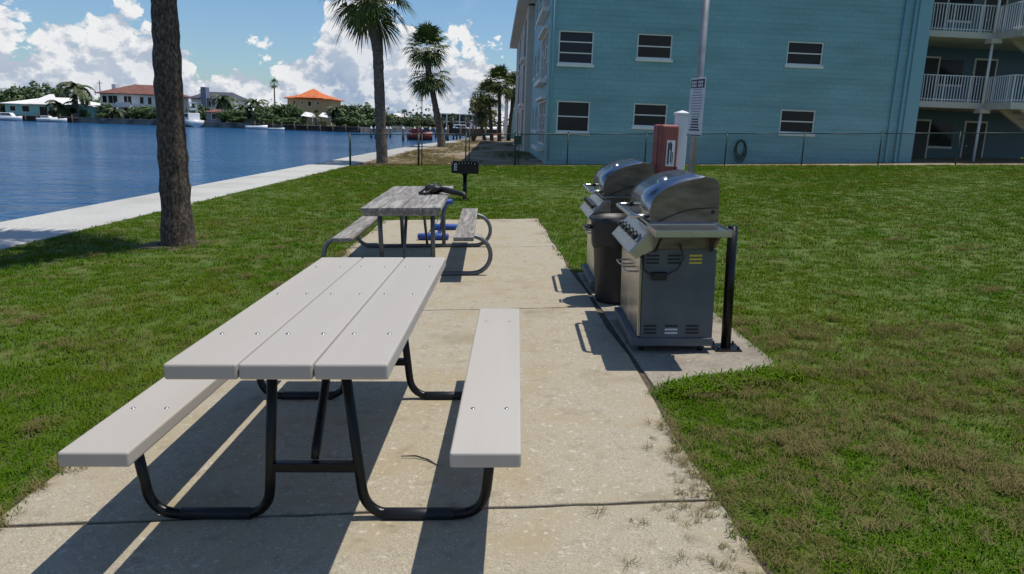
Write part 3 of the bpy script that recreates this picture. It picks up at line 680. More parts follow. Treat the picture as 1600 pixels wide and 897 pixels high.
# right wing: recessed walkways, railings, posts, stair
U0_, U1_, UL = W_R, W_R + 14., uz(1541, 200)[0]
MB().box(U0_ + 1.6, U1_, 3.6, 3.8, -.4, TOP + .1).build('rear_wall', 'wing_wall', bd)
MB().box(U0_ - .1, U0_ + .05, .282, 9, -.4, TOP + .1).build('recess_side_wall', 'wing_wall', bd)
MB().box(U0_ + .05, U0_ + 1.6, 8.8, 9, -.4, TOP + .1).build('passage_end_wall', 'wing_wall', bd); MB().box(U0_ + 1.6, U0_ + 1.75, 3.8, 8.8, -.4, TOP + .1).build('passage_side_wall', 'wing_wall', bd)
MB().box(U0_ + .05, U1_, -1.3, 8.8, -.2, uz(1480, 258)[1] + .02).build('ground_slab', 'cap', bd)
ZF = uz(1445, 157)[1]
def railing(P0_, P1_, z):
    b = MB(); a, c = Vector((*P0_, z)), Vector((*P1_, z)); L_ = (c - a).length; n_ = int(L_ / .125)
    for zz in (.09, 1.05): b.tube([a + Vector((0, 0, zz)), c + Vector((0, 0, zz))], .024, 6)
    for k in range(n_ + 1):
        p = a + (c - a) * (k / n_); th = .024 if k % 9 == 0 else .013; b.box(p.x - th, p.x + th, p.y - th, p.y + th, z, z + 1.05)
    return b.build('railing', 'white_paint', bd)
for st in range(2):
    z = ZF + 2.78 * st
    MB().box(U0_ + .05, UL, .3, 8.8, z - .24, z).build('walkway_slab', 'cream', bd)
    MB().box(UL, U1_, -1.2, 3.6, z - .26, z + .002).build('landing_slab', 'cream', bd)
    railing((U0_ + .06, .36), (UL, .36), z); railing((UL + .02, -1.14), (U1_, -1.14), z); railing((UL + .02, .30), (UL + .02, -1.1), z)
for st in range(3):
    z = (ZF - 2.78) + 2.78 * st; lo = z if st else uz(1480, 258)[1]
    MB().tube([(UL - .15, .25, lo), (UL - .15, .25, z + 2.53)], .055, 10).build('post', 'white_paint', bd)
    MB().box(UL - .35, UL + .1, .05, .45, z + 2.36, z + 2.539).build('post_bracket', 'cream', bd)
    for du, wdt in ((1.95, .95), (4.7, .95)):
        d = MB().box(U0_ + du, U0_ + du + wdt, 3.560, 3.597, z, z + 2.05).build('door', 'door', bd); MB().box(U0_ + du - .08, U0_ + du + wdt + .08, 3.570, 3.598, z, z + 2.13).build('door_frame', 'trim', bd)
        MB().tube([(U0_ + du + .12, 3.56, z + 1), (U0_ + du + .12, 3.50, z + 1)], .03, 8).build('door_knob', 'bolt', d)
    MB().box(U0_ + 3.0, U0_ + 4.1, 3.575, 3.598, z + .95, z + 2.0).build('window', 'glass', bd)
    MB().box(U0_ + 2.95, U0_ + 4.15, 3.550, 3.599, z + .84, z + .93).build('sill', 'trim', bd)
for st in range(2):
    z = (ZF - 2.78) + 2.78 * st
    sa = MB(); x0 = UL + .55; sa.prism([(x0, z + 2.54), (x0 + .75, z + 2.54), (x0 + 4.8, z - .05), (x0 + 4.05, z - .05)], -1.0, -.85, 'y'); sa.prism([(x0, z + 2.54), (x0 + .75, z + 2.54), (x0 + 4.8, z - .05), (x0 + 4.05, z - .05)], .15, .3, 'y'); sa.build('stair_stringer', 'cream', bd)
    b = MB()
    for k in range(14): b.box(x0 + .6 + .28 * k, x0 + .92 + .28 * k, -.85, .15, z + 2.35 - .18 * k, z + 2.40 - .18 * k)
    b.build('stair_treads', 'cap', bd)
# white oblong block building further back
t = thing('distant_building', 'blue building with white columns beyond the palms along the seawall', 'building', (-.9, 88, gz(0)))
MB().box(0, 14, 0, 18, -.5, 5.2).build('wall', 'teal_plain', t); MB().box(-.8, 14.5, -.7, 18.5, 5.2, 5.6).build('roof', 'white_paint', t)
for y in (-.5, 3, 6.5): MB().box(-.65, -.35, y, y + .3, -.5, 5.2).build('column', 'white_paint', t)
for y in (1, 4.5):
    for z in (.9, 3.5): MB().box(-.03, .0, y, y + 1.5, z, z + 1.2).build('window', 'glass', t)

# ------------------------------------------------------------------ foliage generators
def fan_leaf(mb, base, d, pet, blade, r, n=20):
    d = d.normalized(); side = d.cross(Vector((0, 0, 1)))
    if side.length < .05: side = Vector((1, 0, 0))
    side.normalize(); up = side.cross(d).normalized()
    mid = base + d * pet * .55 + Vector((0, 0, -.02 * pet)); tip = base + d * pet + Vector((0, 0, -.12 * pet)); wv = .018
    mb.add([base + side * wv, base - side * wv, mid + side * wv, mid - side * wv, tip + side * wv * .6, tip - side * wv * .6], [(0, 1, 3, 2), (2, 3, 5, 4)])
    for k in range(n):
        a = R_(-115 + 230 * k / (n - 1)) + r.uniform(-.05, .05); l = blade * (1 - .28 * abs(a / 2)) * r.uniform(.88, 1.1)
        dd = (d * math.cos(a) + side * math.sin(a) + up * (.22 * abs(math.sin(a)))).normalized(); q = dd.cross(up).normalized()
        w_ = .034 * blade + .010; m1 = tip + dd * l * .55; m1.z -= .05 * l; e = tip + dd * l; e.z -= l * r.uniform(.22, .5)
        mb.add([tip, m1 + q * w_, m1 - q * w_, e], [(0, 1, 2), (1, 3, 2)])
def sabal(n, pet, blade, lo, hi, seed, nl=20):
    r = random.Random(seed); mb = MB()
    for k in range(n):
        e = R_(lo + (hi - lo) * ((k + r.random()) / n)); a = k * 2.39996 + r.uniform(-.3, .3)
        d = Vector((math.cos(a) * math.cos(e), math.sin(a) * math.cos(e), math.sin(e))); s = r.uniform(.8, 1.12)
        fan_leaf(mb, d * .12 + Vector((0, 0, .1 * math.sin(e))), d, pet * s, blade * s, r, nl)
    return mb
def coconut(n, ln, seed):
    r = random.Random(seed); mb = MB()
    for k in range(n):
        a = k * 2.39996; e = R_(r.uniform(-25, 75)); d = Vector((math.cos(a), math.sin(a), 0)); p = Vector((0, 0, 0)); pts = [p.copy()]; ee = e
        for q in range(9):
            p = p + (d * math.cos(ee) + Vector((0, 0, math.sin(ee)))) * (ln / 9); ee -= R_(13); pts.append(p.copy())
        mb.tube(pts, [.05 - .0045 * q for q in range(10)], 3, cap=False)
        s = d.cross(Vector((0, 0, 1)))
        for q in range(1, 10):
            for f in (0, .5):
                P = pts[q] if not f or q == 9 else (pts[q] + pts[q + 1]) / 2
                dr = (pts[q] - pts[q - 1]).normalized(); l = ln * .26 * (1.1 - abs(q - 4) * .1)
                for sg in (-1, 1):
                    e_ = P + (s * sg * .8 + dr * .55).normalized() * l; e_.z -= l * r.uniform(.3, .7)
                    mb.add([P - dr * .07, P + dr * .07, e_], [(0, 1, 2)])
    return mb
def leafy(seed, rx, ry, rz, clusters, per, leaf, flat=0.):
    r = random.Random(seed); mb = MB()
    for c in range(clusters):
        while True:
            p = Vector((r.uniform(-1, 1), r.uniform(-1, 1), r.uniform(-.9, 1)))
            if .35 < p.length < 1: break
        C = Vector((p.x * rx, p.y * ry, p.z * rz)); cr_ = r.uniform(.18, .34) * min(rx, rz) * 1.2
        for k in range(per):
            q = Vector((r.gauss(0, 1), r.gauss(0, 1), r.gauss(0, .8))).normalized() * cr_ * r.uniform(.55, 1.1); P = C + q
            nrm = (q.normalized() + Vector((r.uniform(-.7, .7), r.uniform(-.7, .7), r.uniform(-.2, .9)))).normalized()
            a = nrm.cross(Vector((r.random(), r.random(), r.random() + .1))).normalized(); b_ = nrm.cross(a); s = leaf * r.uniform(.6, 1.3)
            mb.add([P - a * s, P - b_ * s * .45, P + a * s, P + b_ * s * .45], [(0, 1, 2, 3)])
    return mb
def trunk(pts, rads, n=18, jag=.0, seed=1):
    r = random.Random(seed); P = []; Rr = []
    k = len(pts)
    for i in range(k - 1):
        st = max(2, int((Vector(pts[i + 1]) - Vector(pts[i])).length / .12)) if jag else 4
        for j in range(st):
            t_ = j / st; P.append(Vector(pts[i]).lerp(Vector(pts[i + 1]), t_)); Rr.append((rads[i] + (rads[i + 1] - rads[i]) * t_) * (1 + r.uniform(-jag, jag)))
    P.append(Vector(pts[-1])); Rr.append(rads[-1]); mb = MB().tube(P, Rr, n)
    if jag: mb.v = [(x + r.uniform(-1, 1) * jag * .12, y + r.uniform(-1, 1) * jag * .12, z + r.uniform(-1, 1) * jag * .3) for x, y, z in mb.v]
    return mb

# foreground palms
t = thing('palm_tree', 'thick dark palm trunk rising from the lawn beside the seawall', 'palm tree', (-4.37, 9.56, gz(-4.37)))
trunk([(0, 0, -.15), (0, 0, .05), (.0, 0, .35), (-.005, 0, 1.4), (.005, 0, 3), (-.1, 0, 5.5), (-.15, 0, 7.6)], [.27, .215, .195, .165, .155, .15, .17], 28, .07, 3).build('trunk', 'bark', t)
sabal(40, 1.0, 1.0, -50, 85, 5).build('crown', 'frond', t).location = (-.15, 0, 7.7)
MB().lathe([(.5, -.01), (.42, .012), (.25, .02)], n=20).build('bare_ring', 'soil', t)
t = thing('palm_tree', 'tall palm with hanging fronds standing just beyond the fence', 'palm tree', (-5.52, 30.9, gz(-5.52)))
trunk([(0, 0, -.1), (0, 0, .1), (-.05, 0, 1.5), (-.16, 0, 4.4), (-.38, 0, 6.0), (-.5, 0, 7.15)], [.27, .24, .215, .205, .26, .22], 20, .05, 4).build('trunk', 'bark_grey', t)
sabal(46, 1.15, 1.05, -70, 85, 11, 24).build('crown', 'frond', t).location = (-.5, 0, 7.0)
t = thing('palm_tree', 'leaning palm with two tiers of fronds beside the seawall', 'palm tree', (-5.43, 54.8, gz(-5.43)))
trunk([(0, 0, -.1), (-.05, 0, .3), (-.3, 0, 1.8), (-.72, 0, 3.8), (-.98, 0, 4.8), (-1.2, 0, 6.6)], [.34, .29, .25, .2, .24, .2], 16, .05, 5).build('trunk', 'bark_grey', t)
sabal(50, .85, 1.1, -45, 88, 12, 22).build('crown', 'frond', t).location = (-1.2, 0, 6.9)
sabal(22, .9, 1.05, -60, 5, 13, 22).build('lower_crown', 'frond', t).location = (-.95, 0, 5.3)
# clump by the distant building
for i, (x, y, h, s, lean) in enumerate(((-1.7, 73, 5.6, 1.0, -.2), (-.9, 76, 5.2, .9, .5), (-2.6, 78, 4.6, .85, -.5))):
    t = thing('palm_tree', ['palm with a full round crown in the clump beyond the dirt yard', 'palm with a thin leaning trunk against the distant blue building', 'short palm half hidden among broad leaves in the clump'][i], 'palm tree', (x, y, gz(x)))
    trunk([(0, 0, -.1), (lean * .4, 0, h * .5), (lean, 0, h)], [.22, .17, .18], 10).build('trunk', 'bark', t); sabal(46, .8, 1.1, -50, 85, 20 + i).build('crown', 'frond', t).location = (lean, 0, h)
t = thing('broadleaf_tree', 'bushy olive broadleaf tree leaning in the clump by the seawall', 'tree', (-3.5, 82, gz(-3.5)))
trunk([(0, 0, -.1), (-.3, 0, 1.2), (-.7, 0, 2.4)], [.2, .15, .1], 8).build('trunk', 'bark', t); leafy(31, 1.5, 1.4, 1.7, 60, 50, .17).build('crown', 'leaf_olive', t).location = (-.4, 0, 3.1)
t = thing('bare_shrub', 'leafless pale twiggy shrub at the edge of the clump', 'shrub', (-4.1, 72, gz(-4.1)))
b = MB(); r = random.Random(3)
for k in range(46):
    a = r.uniform(0, 2 * PI); e = r.uniform(.3, 1.4); l = r.uniform(1.5, 3.8); d = Vector((math.cos(a) * math.cos(e) * .5, math.sin(a) * math.cos(e) * .5, math.sin(e)))
    b.tube([(0, 0, 0), d * l * .5 + Vector((0, 0, .2)), d * l + Vector((r.uniform(-.2, .2), 0, 0))], [.03, .016, .005], 4)
b.build('twigs', 'twig', t)
# bush with red flowers by the stair
q = uz(1585, 250)
t = thing('flowering_bush', 'low green bush with red flowers near the outside stair', 'bush', fac(q[0], 1.9, gz(18)))
leafy(41, 1.3, .5, .42, 26, 40, .07).build('foliage', 'leaf', t).location = (0, 0, .35); leafy(42, 1.0, .5, .2, 10, 8, .05).build('flowers', 'flower', t).location = (-.3, -.1, .3)

# ------------------------------------------------------------------ far shore: houses
def at(x, Y, z=-.15):      # pixel column -> ground point at depth Y
    p = aty(x, 190 + .0355 * (x - 600), Y); return Vector((p.x, Y, z))
def hw(x, y, Y): return aty(x, y, Y).z
def house(name, label, x0, x1, Y, dep, ztop, zr, wall, roof, wins=(), over=.8, ridge=.35):
    a, c = at(x0, Y), at(x1, Y); W = c.x - a.x; t = thing(name, label, 'house', a)
    MB().box(0, W, 0, dep, -.3, ztop).build('wall', wall, t); o = over; hx = W * ridge
    rf = MB().add([(-o, -o, ztop), (W + o, -o, ztop), (W + o, dep + o, ztop), (-o, dep + o, ztop), (hx, dep / 2, zr), (W - hx, dep / 2, zr), (-o, -o, ztop - .18), (W + o, -o, ztop - .18), (W + o, dep + o, ztop - .18), (-o, dep + o, ztop - .18)], [(0, 1, 5, 4), (1, 2, 5), (2, 3, 4, 5), (3, 0, 4), (6, 7, 1, 0), (7, 8, 2, 1), (8, 9, 3, 2), (9, 6, 0, 3), (9, 8, 7, 6)]).build('roof', roof, t)
    for (u0, u1, z0, z1) in wins:
        f_ = MB().box(W * u0 - .1, W * u1 + .1, -.06, -.003, z0 - .1, z1 + .1).build('window', 'white_paint', t); MB().box(W * u0, W * u1, -.09, -.063, z0, z1).build('pane', 'glass', f_)
    return t, W
h, W = house('house', 'low turquoise house with broad white hip roof on the far shore', 8, 143, 180, 11, 2.7, 4.5, 'aqua', 'roof_white', [(.06, .12, 1, 2.1), (.2, .28, .9, 2.2), (.40, .49, .1, 2.2), (.51, .6, .1, 2.2), (.76, .85, .9, 2.2)])
MB().add([(W * .42 - 3, -1.2, 2.75), (W * .42 + 5, -1.2, 2.75), (W * .42 + 1.5, 3, 5.2), (W * .42 + .5, 3, 5.2)], [(0, 1, 2, 3)]).build('roof_gable', 'roof_white', h)
h, W = house('house', 'two storey white mansion with brown tile hip roof', 158, 262, 182, 12, 5.9, 8.3, 'white_paint', 'tile_brown', [(.04, .10, 3.7, 5.2), (.13, .19, 3.6, 5.3), (.2, .26, 3.6, 5.3), (.36, .41, 3.5, 5.3), (.42, .47, 3.5, 5.3), (.16, .27, .6, 2.6), (.60, .65, 3.7, 5.2), (.72, .77, 3.6, 5.2), (.60, .66, .2, 2.4)])
MB().box(W * .02, W * .08, 5, 7, 5.9, 8.2).build('chimney', 'white_paint', h)
b = MB(); b.box(W * .31, W * .52, -2.4, -.1, 2.75, 3.15); b.box(W * .31, W * .52, -2.4, -2.3, 3.15, 3.9); b.build('portico_deck', 'white_paint', h)
for u in (.325, .505): MB().tube([(W * u, -2.1, -.2), (W * u, -2.1, 2.75)], .3, 10).build('column', 'white_paint', h)
MB().box(W * .35, W * .48, -.08, -.0035, -.1, 2.5).build('door', 'screen', h)
h, W = house('house', 'white house with dark slate roof and blue grey chimney', 300, 366, 190, 10, 5.6, 7.4, 'white_paint', 'slate', [(.42, .46, 3.6, 5), (.85, .92, 3.5, 4.8)], ridge=.2)
MB().box(W * .28, W * .40, -1.2, 1, -.2, 8.3).build('chimney', 'bluegrey', h)
house('boat_house', 'small blue grey waterside shed below the slate roofed house', 322, 345, 178, 4, 2.3, 3.0, 'bluegrey', 'tile_brown', [(.4, .65, .7, 1.9)], over=.3)
house('house', 'low flat white roofed house between the palms on the far shore', 366, 408, 184, 9, 2.4, 3.6, 'cream', 'roof_white', [(.2, .4, .6, 2)])
h, W = house('house', 'tall tan house with bright orange tile roof', 450, 516, 195, 12, 6.6, 8.2, 'tan', 'tile_orange', [(.14, .18, 5.0, 5.9), (.33, .36, 5.1, 5.9), (.48, .56, 4.7, 5.9), (.70, .74, 5.1, 5.9), (.9, .95, 2.6, 3.6)])
MB().add([(W * .18, -1.3, 6.75), (W * .86, -1.3, 6.75), (W * .86, 11, 6.75), (W * .18, 11, 6.75), (W * .5, 5, 9.3)], [(0, 1, 4), (1, 2, 4), (2, 3, 4), (3, 0, 4)]).build('roof_tier', 'tile_orange', h)
for x0, x1 in ((470, 489), (497, 517)):
    p = at(x0, 178); W = at(x1, 178).x - p.x; t = thing('boat_canopy', 'white roofed boat shelter on the far dock below the tan house', 'canopy', p, group='white boat shelters on the far dock')
    MB().add([(0, 0, 2.2), (W, 0, 1.9), (W, 4, 1.9), (0, 4, 2.2), (W * .2, 2, 3.1), (W * .8, 2, 2.9)], [(0, 1, 5, 4), (1, 2, 5), (2, 3, 4, 5), (3, 0, 4)]).build('canopy_roof', 'roof_white', t)
    for u in (.05, .95):
        for v in (.2, 3.8): MB().tube([(W * u, v, -.1), (W * u, v, 2.2)], .09, 6).build('post', 'white_paint', t)
h, W = house('house', 'long low pale house behind the distant round palms', 600, 634, 250, 10, 3., 4.3, 'cream', 'roof_white', [(.2, .3, .8, 2), (.6, .75, .8, 2)])
t = thing('waterfront_building', 'two storey white framed waterfront building with open verandas far away', 'building', at(688, 245)); W = at(738, 245).x - at(688, 245).x
MB().box(0, W, 2.5, 10, -.3, 4.4).build('wall', 'slate', t)
for z in (2.0, 4.4): MB().box(-.4, W + .4, -.2, 10, z, z + .3).build('veranda_slab', 'white_paint', t)
for k in range(6): MB().box(W * k / 5 - .2, W * k / 5 + .2, -.1, .3, -.3, 4.4).build('column', 'white_paint', t)

# ------------------------------------------------------------------ far shore: trees
CR = {}
def crown(key, fn, material):
    if key not in CR: CR[key] = fn().build('crown', material); CR[key].hide_render = False; me = CR[key].data; bpy.data.objects.remove(CR[key]); CR[key] = me
    return CR[key]
def place(me, name, parent, loc, sc_, rz):
    o = bpy.data.objects.new(name, me); col.objects.link(o); o.parent = parent; o.location = loc; o.scale = sc_; o.rotation_euler = (0, 0, rz); return o
TR = {}
def stem(h, r, material):
    k = (material,)
    if k not in TR: o = MB().tube([(0, 0, 0), (.02, 0, .5), (0, 0, 1)], [1.25, .9, .8], 8).build('trunk', material); TR[k] = o.data; bpy.data.objects.remove(o)
    return TR[k]
TL = ['rounded green tree at the turquoise side of the white mansion', 'leafy tree hiding the right part of the white mansion', 'low leafy tree beside the mansion columns', 'bushy tree in front of the slate roofed house', 'broad tree behind the white sport fishing boat', 'dark tree right of the small blue grey shed', 'dense tree left of the flat white roof', 'green tree right of the flat white roofed house', 'tree beneath the very tall slender palm', 'large tree touching the left wall of the tan house', 'small tree under the left eave of the tan house', 'low tree behind the white dinghy', 'small tree left of the white boat shelters', 'tree right of the white boat shelters', 'wide tree behind the coconut palm right of the tan house', 'largest dense tree right of the tan house', 'tree at the end of the far shore houses']
def far_tree(x, ytop, Y, wpx, kind=0, dark=False, seed=0):
    p = at(x, Y); H = max(2., hw(x, ytop, Y) - p.z); rw = wpx / 1160 * Y / 2
    lb = ['', 'dark leafy tree behind the low white roofed house'][dark]
    if not dark: lb = TL[seed] if seed < len(TL) else 'distant green tree on the marina shore'
    t = thing('broadleaf_tree', lb, 'tree', p, group='broadleaf trees on the far shore' if not dark else 'dark trees behind the low house')
    place(crown(('l', seed % 4), lambda: leafy(50 + seed % 4, 1, 1, 1, 46, 46, .12), 'leaf'), 'crown', t, (0, 0, H * .56), (rw, rw, H * .5), seed * 1.3)
    place(stem(1, 1, 'bark'), 'trunk', t, (0, 0, -.2), (.25, .25, H * .5), 0)
def far_palm(x, ytop, Y, rpx, kind, label, group=None, seed=0, lean=0):
    rpx *= 1.2 if kind == 'c' else 1.
    p = at(x, Y); r_ = rpx / 1160 * Y; H = max(1.5, hw(x, ytop, Y) - p.z - r_ * .75)
    t = thing('palm_tree', label, 'palm tree', p, group=group)
    if kind == 'c': me = crown(('c', seed % 3), lambda: coconut(20, 1.15, 60 + seed % 3), 'frond_dark')
    else: me = crown(('s', seed % 3), lambda: sabal(30, .45, .62, -60, 85, 70 + seed % 3, 12), 'frond_dark')
    place(me, 'crown', t, (lean, 0, H), (r_, r_, r_), seed * 1.7)
    place(stem(1, 1, 'bark_grey'), 'trunk', t, (0, 0, -.2), (.2, .2, H + .2), 0).rotation_euler = (0, math.atan2(lean, H), 0)
for i, (x, yt, wd) in enumerate(((-14, 141, 34), (8, 141, 40), (35, 138, 46), (72, 131, 50), (100, 138, 36), (133, 152, 30), (150, 158, 22))): far_tree(x, yt, 198, wd, dark=True, seed=i)
for i, (x, yt, wd, Y) in enumerate(((165, 163, 22, 178), (232, 166, 38, 178), (212, 168, 24, 178), (312, 164, 30, 180), (300, 168, 26, 181), (352, 172, 26, 179), (368, 172, 28, 178), (414, 168, 30, 180), (430, 165, 32, 183), (446, 163, 34, 183), (462, 167, 26, 180), (420, 176, 26, 177), (470, 176, 16, 179), (530, 172, 26, 180), (548, 166, 38, 186), (566, 164, 40, 190), (584, 170, 36, 188), (600, 176, 26, 200), (612, 180, 30, 240), (640, 182, 26, 246), (660, 184, 26, 252), (676, 184, 22, 250), (720, 186, 30, 262), (750, 186, 40, 250))): far_tree(x, yt, Y, wd, seed=i)
far_palm(122, 119, 177, 22, 'c', 'tall dark coconut palm in front of the low turquoise house', seed=0)
far_palm(97, 150, 178, 20, 'c', 'short bushy palm before the white hip roof', seed=1)
for i, (x, yt, r_) in enumerate(((206, 131, 9), (221, 129, 10), (232, 133, 8))): far_palm(x, yt, 205, r_, 'c', 'coconut palm crown rising behind the brown tile roof', 'palms behind the brown roofed mansion', seed=i)
far_palm(182, 166, 177, 12, 'c', 'small palm at the left corner of the white mansion', seed=2)
far_palm(319, 140, 204, 8, 's', 'dry topped palm behind the blue grey chimney', seed=0)
far_palm(337, 147, 196, 11, 'c', 'small palm against the slate roof', seed=1)
far_palm(352, 141, 184, 17, 'c', 'full coconut palm beside the slate roofed house', seed=2)
far_palm(380, 158, 183, 13, 'c', 'low coconut palm over the flat white roof', seed=0)
far_palm(402, 149, 184, 16, 'c', 'coconut palm between the white roof and the trees', seed=1)
far_palm(430, 124, 198, 8.5, 's', 'very tall slender palm standing above the far shore trees', seed=1)
far_palm(494, 172, 176, 9, 's', 'round palm in front of the tan house', seed=2)
far_palm(526, 161, 180, 13, 'c', 'coconut palm right of the tan house', seed=2)
for i, (x, yt, r_) in enumerate(((573, 160, 5), (600, 177, 8), (612, 178, 6), (632, 172, 9), (652, 178, 8), (670, 179, 7), (692, 183, 6), (707, 178, 9), (729, 181, 6))): far_palm(x, yt, 236, r_, 's', 'round crowned palm on the distant marina shore', 'round palms along the marina shore', seed=i)
# hedges and shrub masses at the water's edge
for i, (x, yt, wd, Y) in enumerate(((130, 171, 16, 178), (160, 176, 20, 176), (372, 182, 44, 177), (430, 182, 50, 176), (456, 184, 30, 176), (505, 190, 20, 177), (545, 184, 50, 178), (578, 186, 40, 182))):
    p = at(x, Y); H = max(1.2, hw(x, yt, Y) - p.z); rw = wd / 1160 * Y / 2; t = thing('shrub', 'clipped green shrub at the far water edge', 'shrub', p, group='shrubs along the far water edge')
    place(crown(('l', i % 4), lambda: leafy(50, 1, 1, 1, 46, 46, .12), 'leaf'), 'crown', t, (0, 0, H * .5), (rw, rw * .6, H * .52), i)
r = random.Random(9); b = MB()
for k in range(150):
    x = -460 + k * 4 + r.uniform(-2, 2); y = 275 + r.uniform(-8, 14); h_ = r.uniform(3.5, 7.5)
    for q in range(60):
        P = Vector((x + r.gauss(0, 2.2), y + r.gauss(0, 2), abs(r.gauss(.45, .3)) * h_)); s = r.uniform(.4, .9); a = Vector((r.uniform(-1, 1), r.uniform(-1, 1), r.uniform(-1, 1))).normalized(); c = a.cross(Vector((.3, .5, .8))).normalized()
        b.add([P - a * s, P - c * s * .6, P + a * s, P + c * s * .6], [(0, 1, 2, 3)])
tag(b.build('distant_woods', 'leaf'), 'distant belt of woods behind the far shore houses', 'woods', kind='stuff')

# ------------------------------------------------------------------ docks, pilings and boats
WZ = -1.25
def dock(name, label, x0, x1, Y, w_, z=-.05):
    a, c = at(x0, Y), at(x1, Y); L_ = c.x - a.x; t = thing(name, label, 'dock', (a.x, Y, WZ)); MB().box(0, L_, 0, w_, z - WZ - .25, z - WZ).build('deck', 'dock_wood', t)
    n_ = max(2, int(L_ / 2.6))
    for k in range(n_ + 1): MB().tube([(L_ * k / n_, -.1, -1.5), (L_ * k / n_, -.1, z - WZ + .55)], .15, 8).build('pile', 'dock_wood', t)
dock('dock', 'wooden dock in front of the low turquoise house', 2, 112, 169, 2.5)
dock('dock', 'small wooden dock near the white skiff on the far shore', 398, 426, 169, 2.2)
dock('dock', 'long dark far dock beneath the tan house', 440, 560, 170, 2)
pa, pb = aty(700, 212, 112), Vector((-2.9, 112, 0)); t = thing('pier', 'dark brown wooden pier with railing running out from the seawall', 'pier', (pa.x, 112, WZ))
L_ = pb.x - pa.x; MB().box(0, L_, 0, 2.4, 1.0, 1.3).build('deck', 'dock_wood', t); MB().box(0, L_, -.08, -.003, 1.3, 2.1).build('side_boards', 'dock_wood', t)
for k in range(5): MB().tube([(L_ * k / 4, -.25, -1.5), (L_ * k / 4, -.25, 2.5)], .16, 8).build('pile', 'dock_wood', t)
for i, (x, yb) in enumerate(((580, 216), (587, 217), (604, 215), (610, 215), (630, 220), (648, 216), (660, 216), (672, 216), (681, 216), (697, 218), (709, 218), (714, 219), (733, 218), (730, 218))):
    Y = 2.77 * 1160 / max(16, yb - (190 + .0355 * (x - 600))); p = at(x, Y); zt = aty(x, 201.5 + .01 * (x - 600), Y).z
    t = thing('piling', 'dark mooring pile with white cone cap standing in the water', 'piling', (p.x, Y, WZ), group='white capped mooring piles')
    MB().tube([(0, 0, -1), (0, 0, zt - WZ)], .17, 8).build('pile', 'dock_wood', t); MB().lathe([(.22, 0), (.22, .1), (.01, .45)], (0, 0, zt - WZ), 10).build('cone_cap', 'white_paint', t)
def hull(mb, L_, W, H, z0=0.):
    n_ = 9; vs_ = []
    for i in range(n_):
        t_ = i / (n_ - 1); x = L_ * t_; k = 1 - max(0, (t_ - .45) / .55) ** 2.2; sheer = H * (1 + .35 * t_ * t_)
        for y, z in ((-W / 2 * k, sheer), (-W / 2 * k * .85, H * .35), (0, -.25 * (1 - .5 * t_)), (W / 2 * k * .85, H * .35), (W / 2 * k, sheer)): vs_.append((x, y, z0 + z))
    mb.add(vs_, [(i * 5 + j, i * 5 + j + 1, i * 5 + j + 6, i * 5 + j + 5) for i in range(n_ - 1) for j in range(4)] + [(0, 1, 2, 3, 4)] + [(i * 5, i * 5 + 5, i * 5 + 9, i * 5 + 4) for i in range(n_ - 1)], True); return mb
def boat(label, x, Y, L_, W, H, rz, material='boat_white', cabin=0, tower=0):
    p = at(x, Y); t = thing('boat', label, 'boat', (p.x, Y, WZ), rz); hull(MB(), L_, W, H).build('hull', material, t)
    if cabin:
        c = MB(); c.prism([(L_ * .2, H), (L_ * .72, H * 1.1), (L_ * .6, H + cabin), (L_ * .22, H + cabin)], -W * .36, W * .36, 'y'); cb = c.build('cabin', 'boat_white', t, bevel=.08)
        MB().prism([(L_ * .27, H + cabin * .45), (L_ * .645, H + cabin * .45), (L_ * .60, H + cabin * .85), (L_ * .27, H + cabin * .85)], -W * .375, W * .375, 'y').build('window_band', 'glass', cb)
    if tower:
        for u in (.28, .48):
            for s in (-1, 1): MB().tube([(L_ * u, s * W * .3, H + cabin), (L_ * (.3 + (u - .28) * .6), s * W * .2, H + cabin + tower)], .05, 6).build('tower_leg', 'boat_white', t)
        MB().box(L_ * .26, L_ * .46, -W * .26, W * .26, H + cabin + tower, H + cabin + tower + .14).build('tower_top', 'boat_white', t); MB().box(L_ * .28, L_ * .42, -W * .2, W * .2, H + cabin + tower * .3, H + cabin + tower * .5).build('console', 'boat_white', t)
    return t
boat('white sport fishing boat with tall tower moored behind the palm trunk', 306, 166, 8.5, 3.4, 1.5, R_(125), cabin=1.5, tower=2.2)
boat('small white skiff with raised bow on the far shore', 383, 166, 4.6, 1.8, .7, .25)
boat('white dinghy low on the water by the small dock', 418, 166, 3.6, 1.3, .4, .05)
boat('white motor boat at the low house dock', -8, 167, 5.5, 2.2, .8, .1, cabin=.9)
boat('white covered runabout before the glass doors of the low house', 58, 167.5, 4.2, 1.8, .8, .05, cabin=.5)
boat('white open boat beside the covered runabout', 78, 167.3, 3.4, 1.5, .7, .1)
boat('white cabin cruiser beyond the pier at the marina', 722, 200, 11, 3.5, 1.8, .2, cabin=1.9)
boat('white launch among the white capped piles', 700, 190, 7, 2.6, 1.2, .1, cabin=1.3)
t = boat('red hulled work boat moored beside the white capped piles', 637, 119, 3.9, 2.0, 1.0, .0, 'boat_red')
for k in range(5): MB().tube([(.5 + .6 * k, -.95, 1.0), (.5 + .6 * k, -.95, 1.5)], .05, 6).build('stanchion', 'boat_red', t)
MB().box(.3, 3.0, -.97, -.90, 1.2, 1.5).build('rail_board', 'boat_red', t); MB().box(.7, 1.8, -.6, .6, 1.0, 1.75).build('wheelhouse', 'boat_red', t, bevel=.05)
b = aty(756, 216, 84); t = thing('kayak', 'small white and orange kayak at the far end of the seawall', 'kayak', (b.x, 84, gz(-4.5)), 1.1); hull(MB(), 3.4, .8, .4).build('hull', 'boat_white', t); MB().box(1.9, 2.7, -.3, .3, .36, .62).build('seat_cover', 'orange', t, bevel=.05)
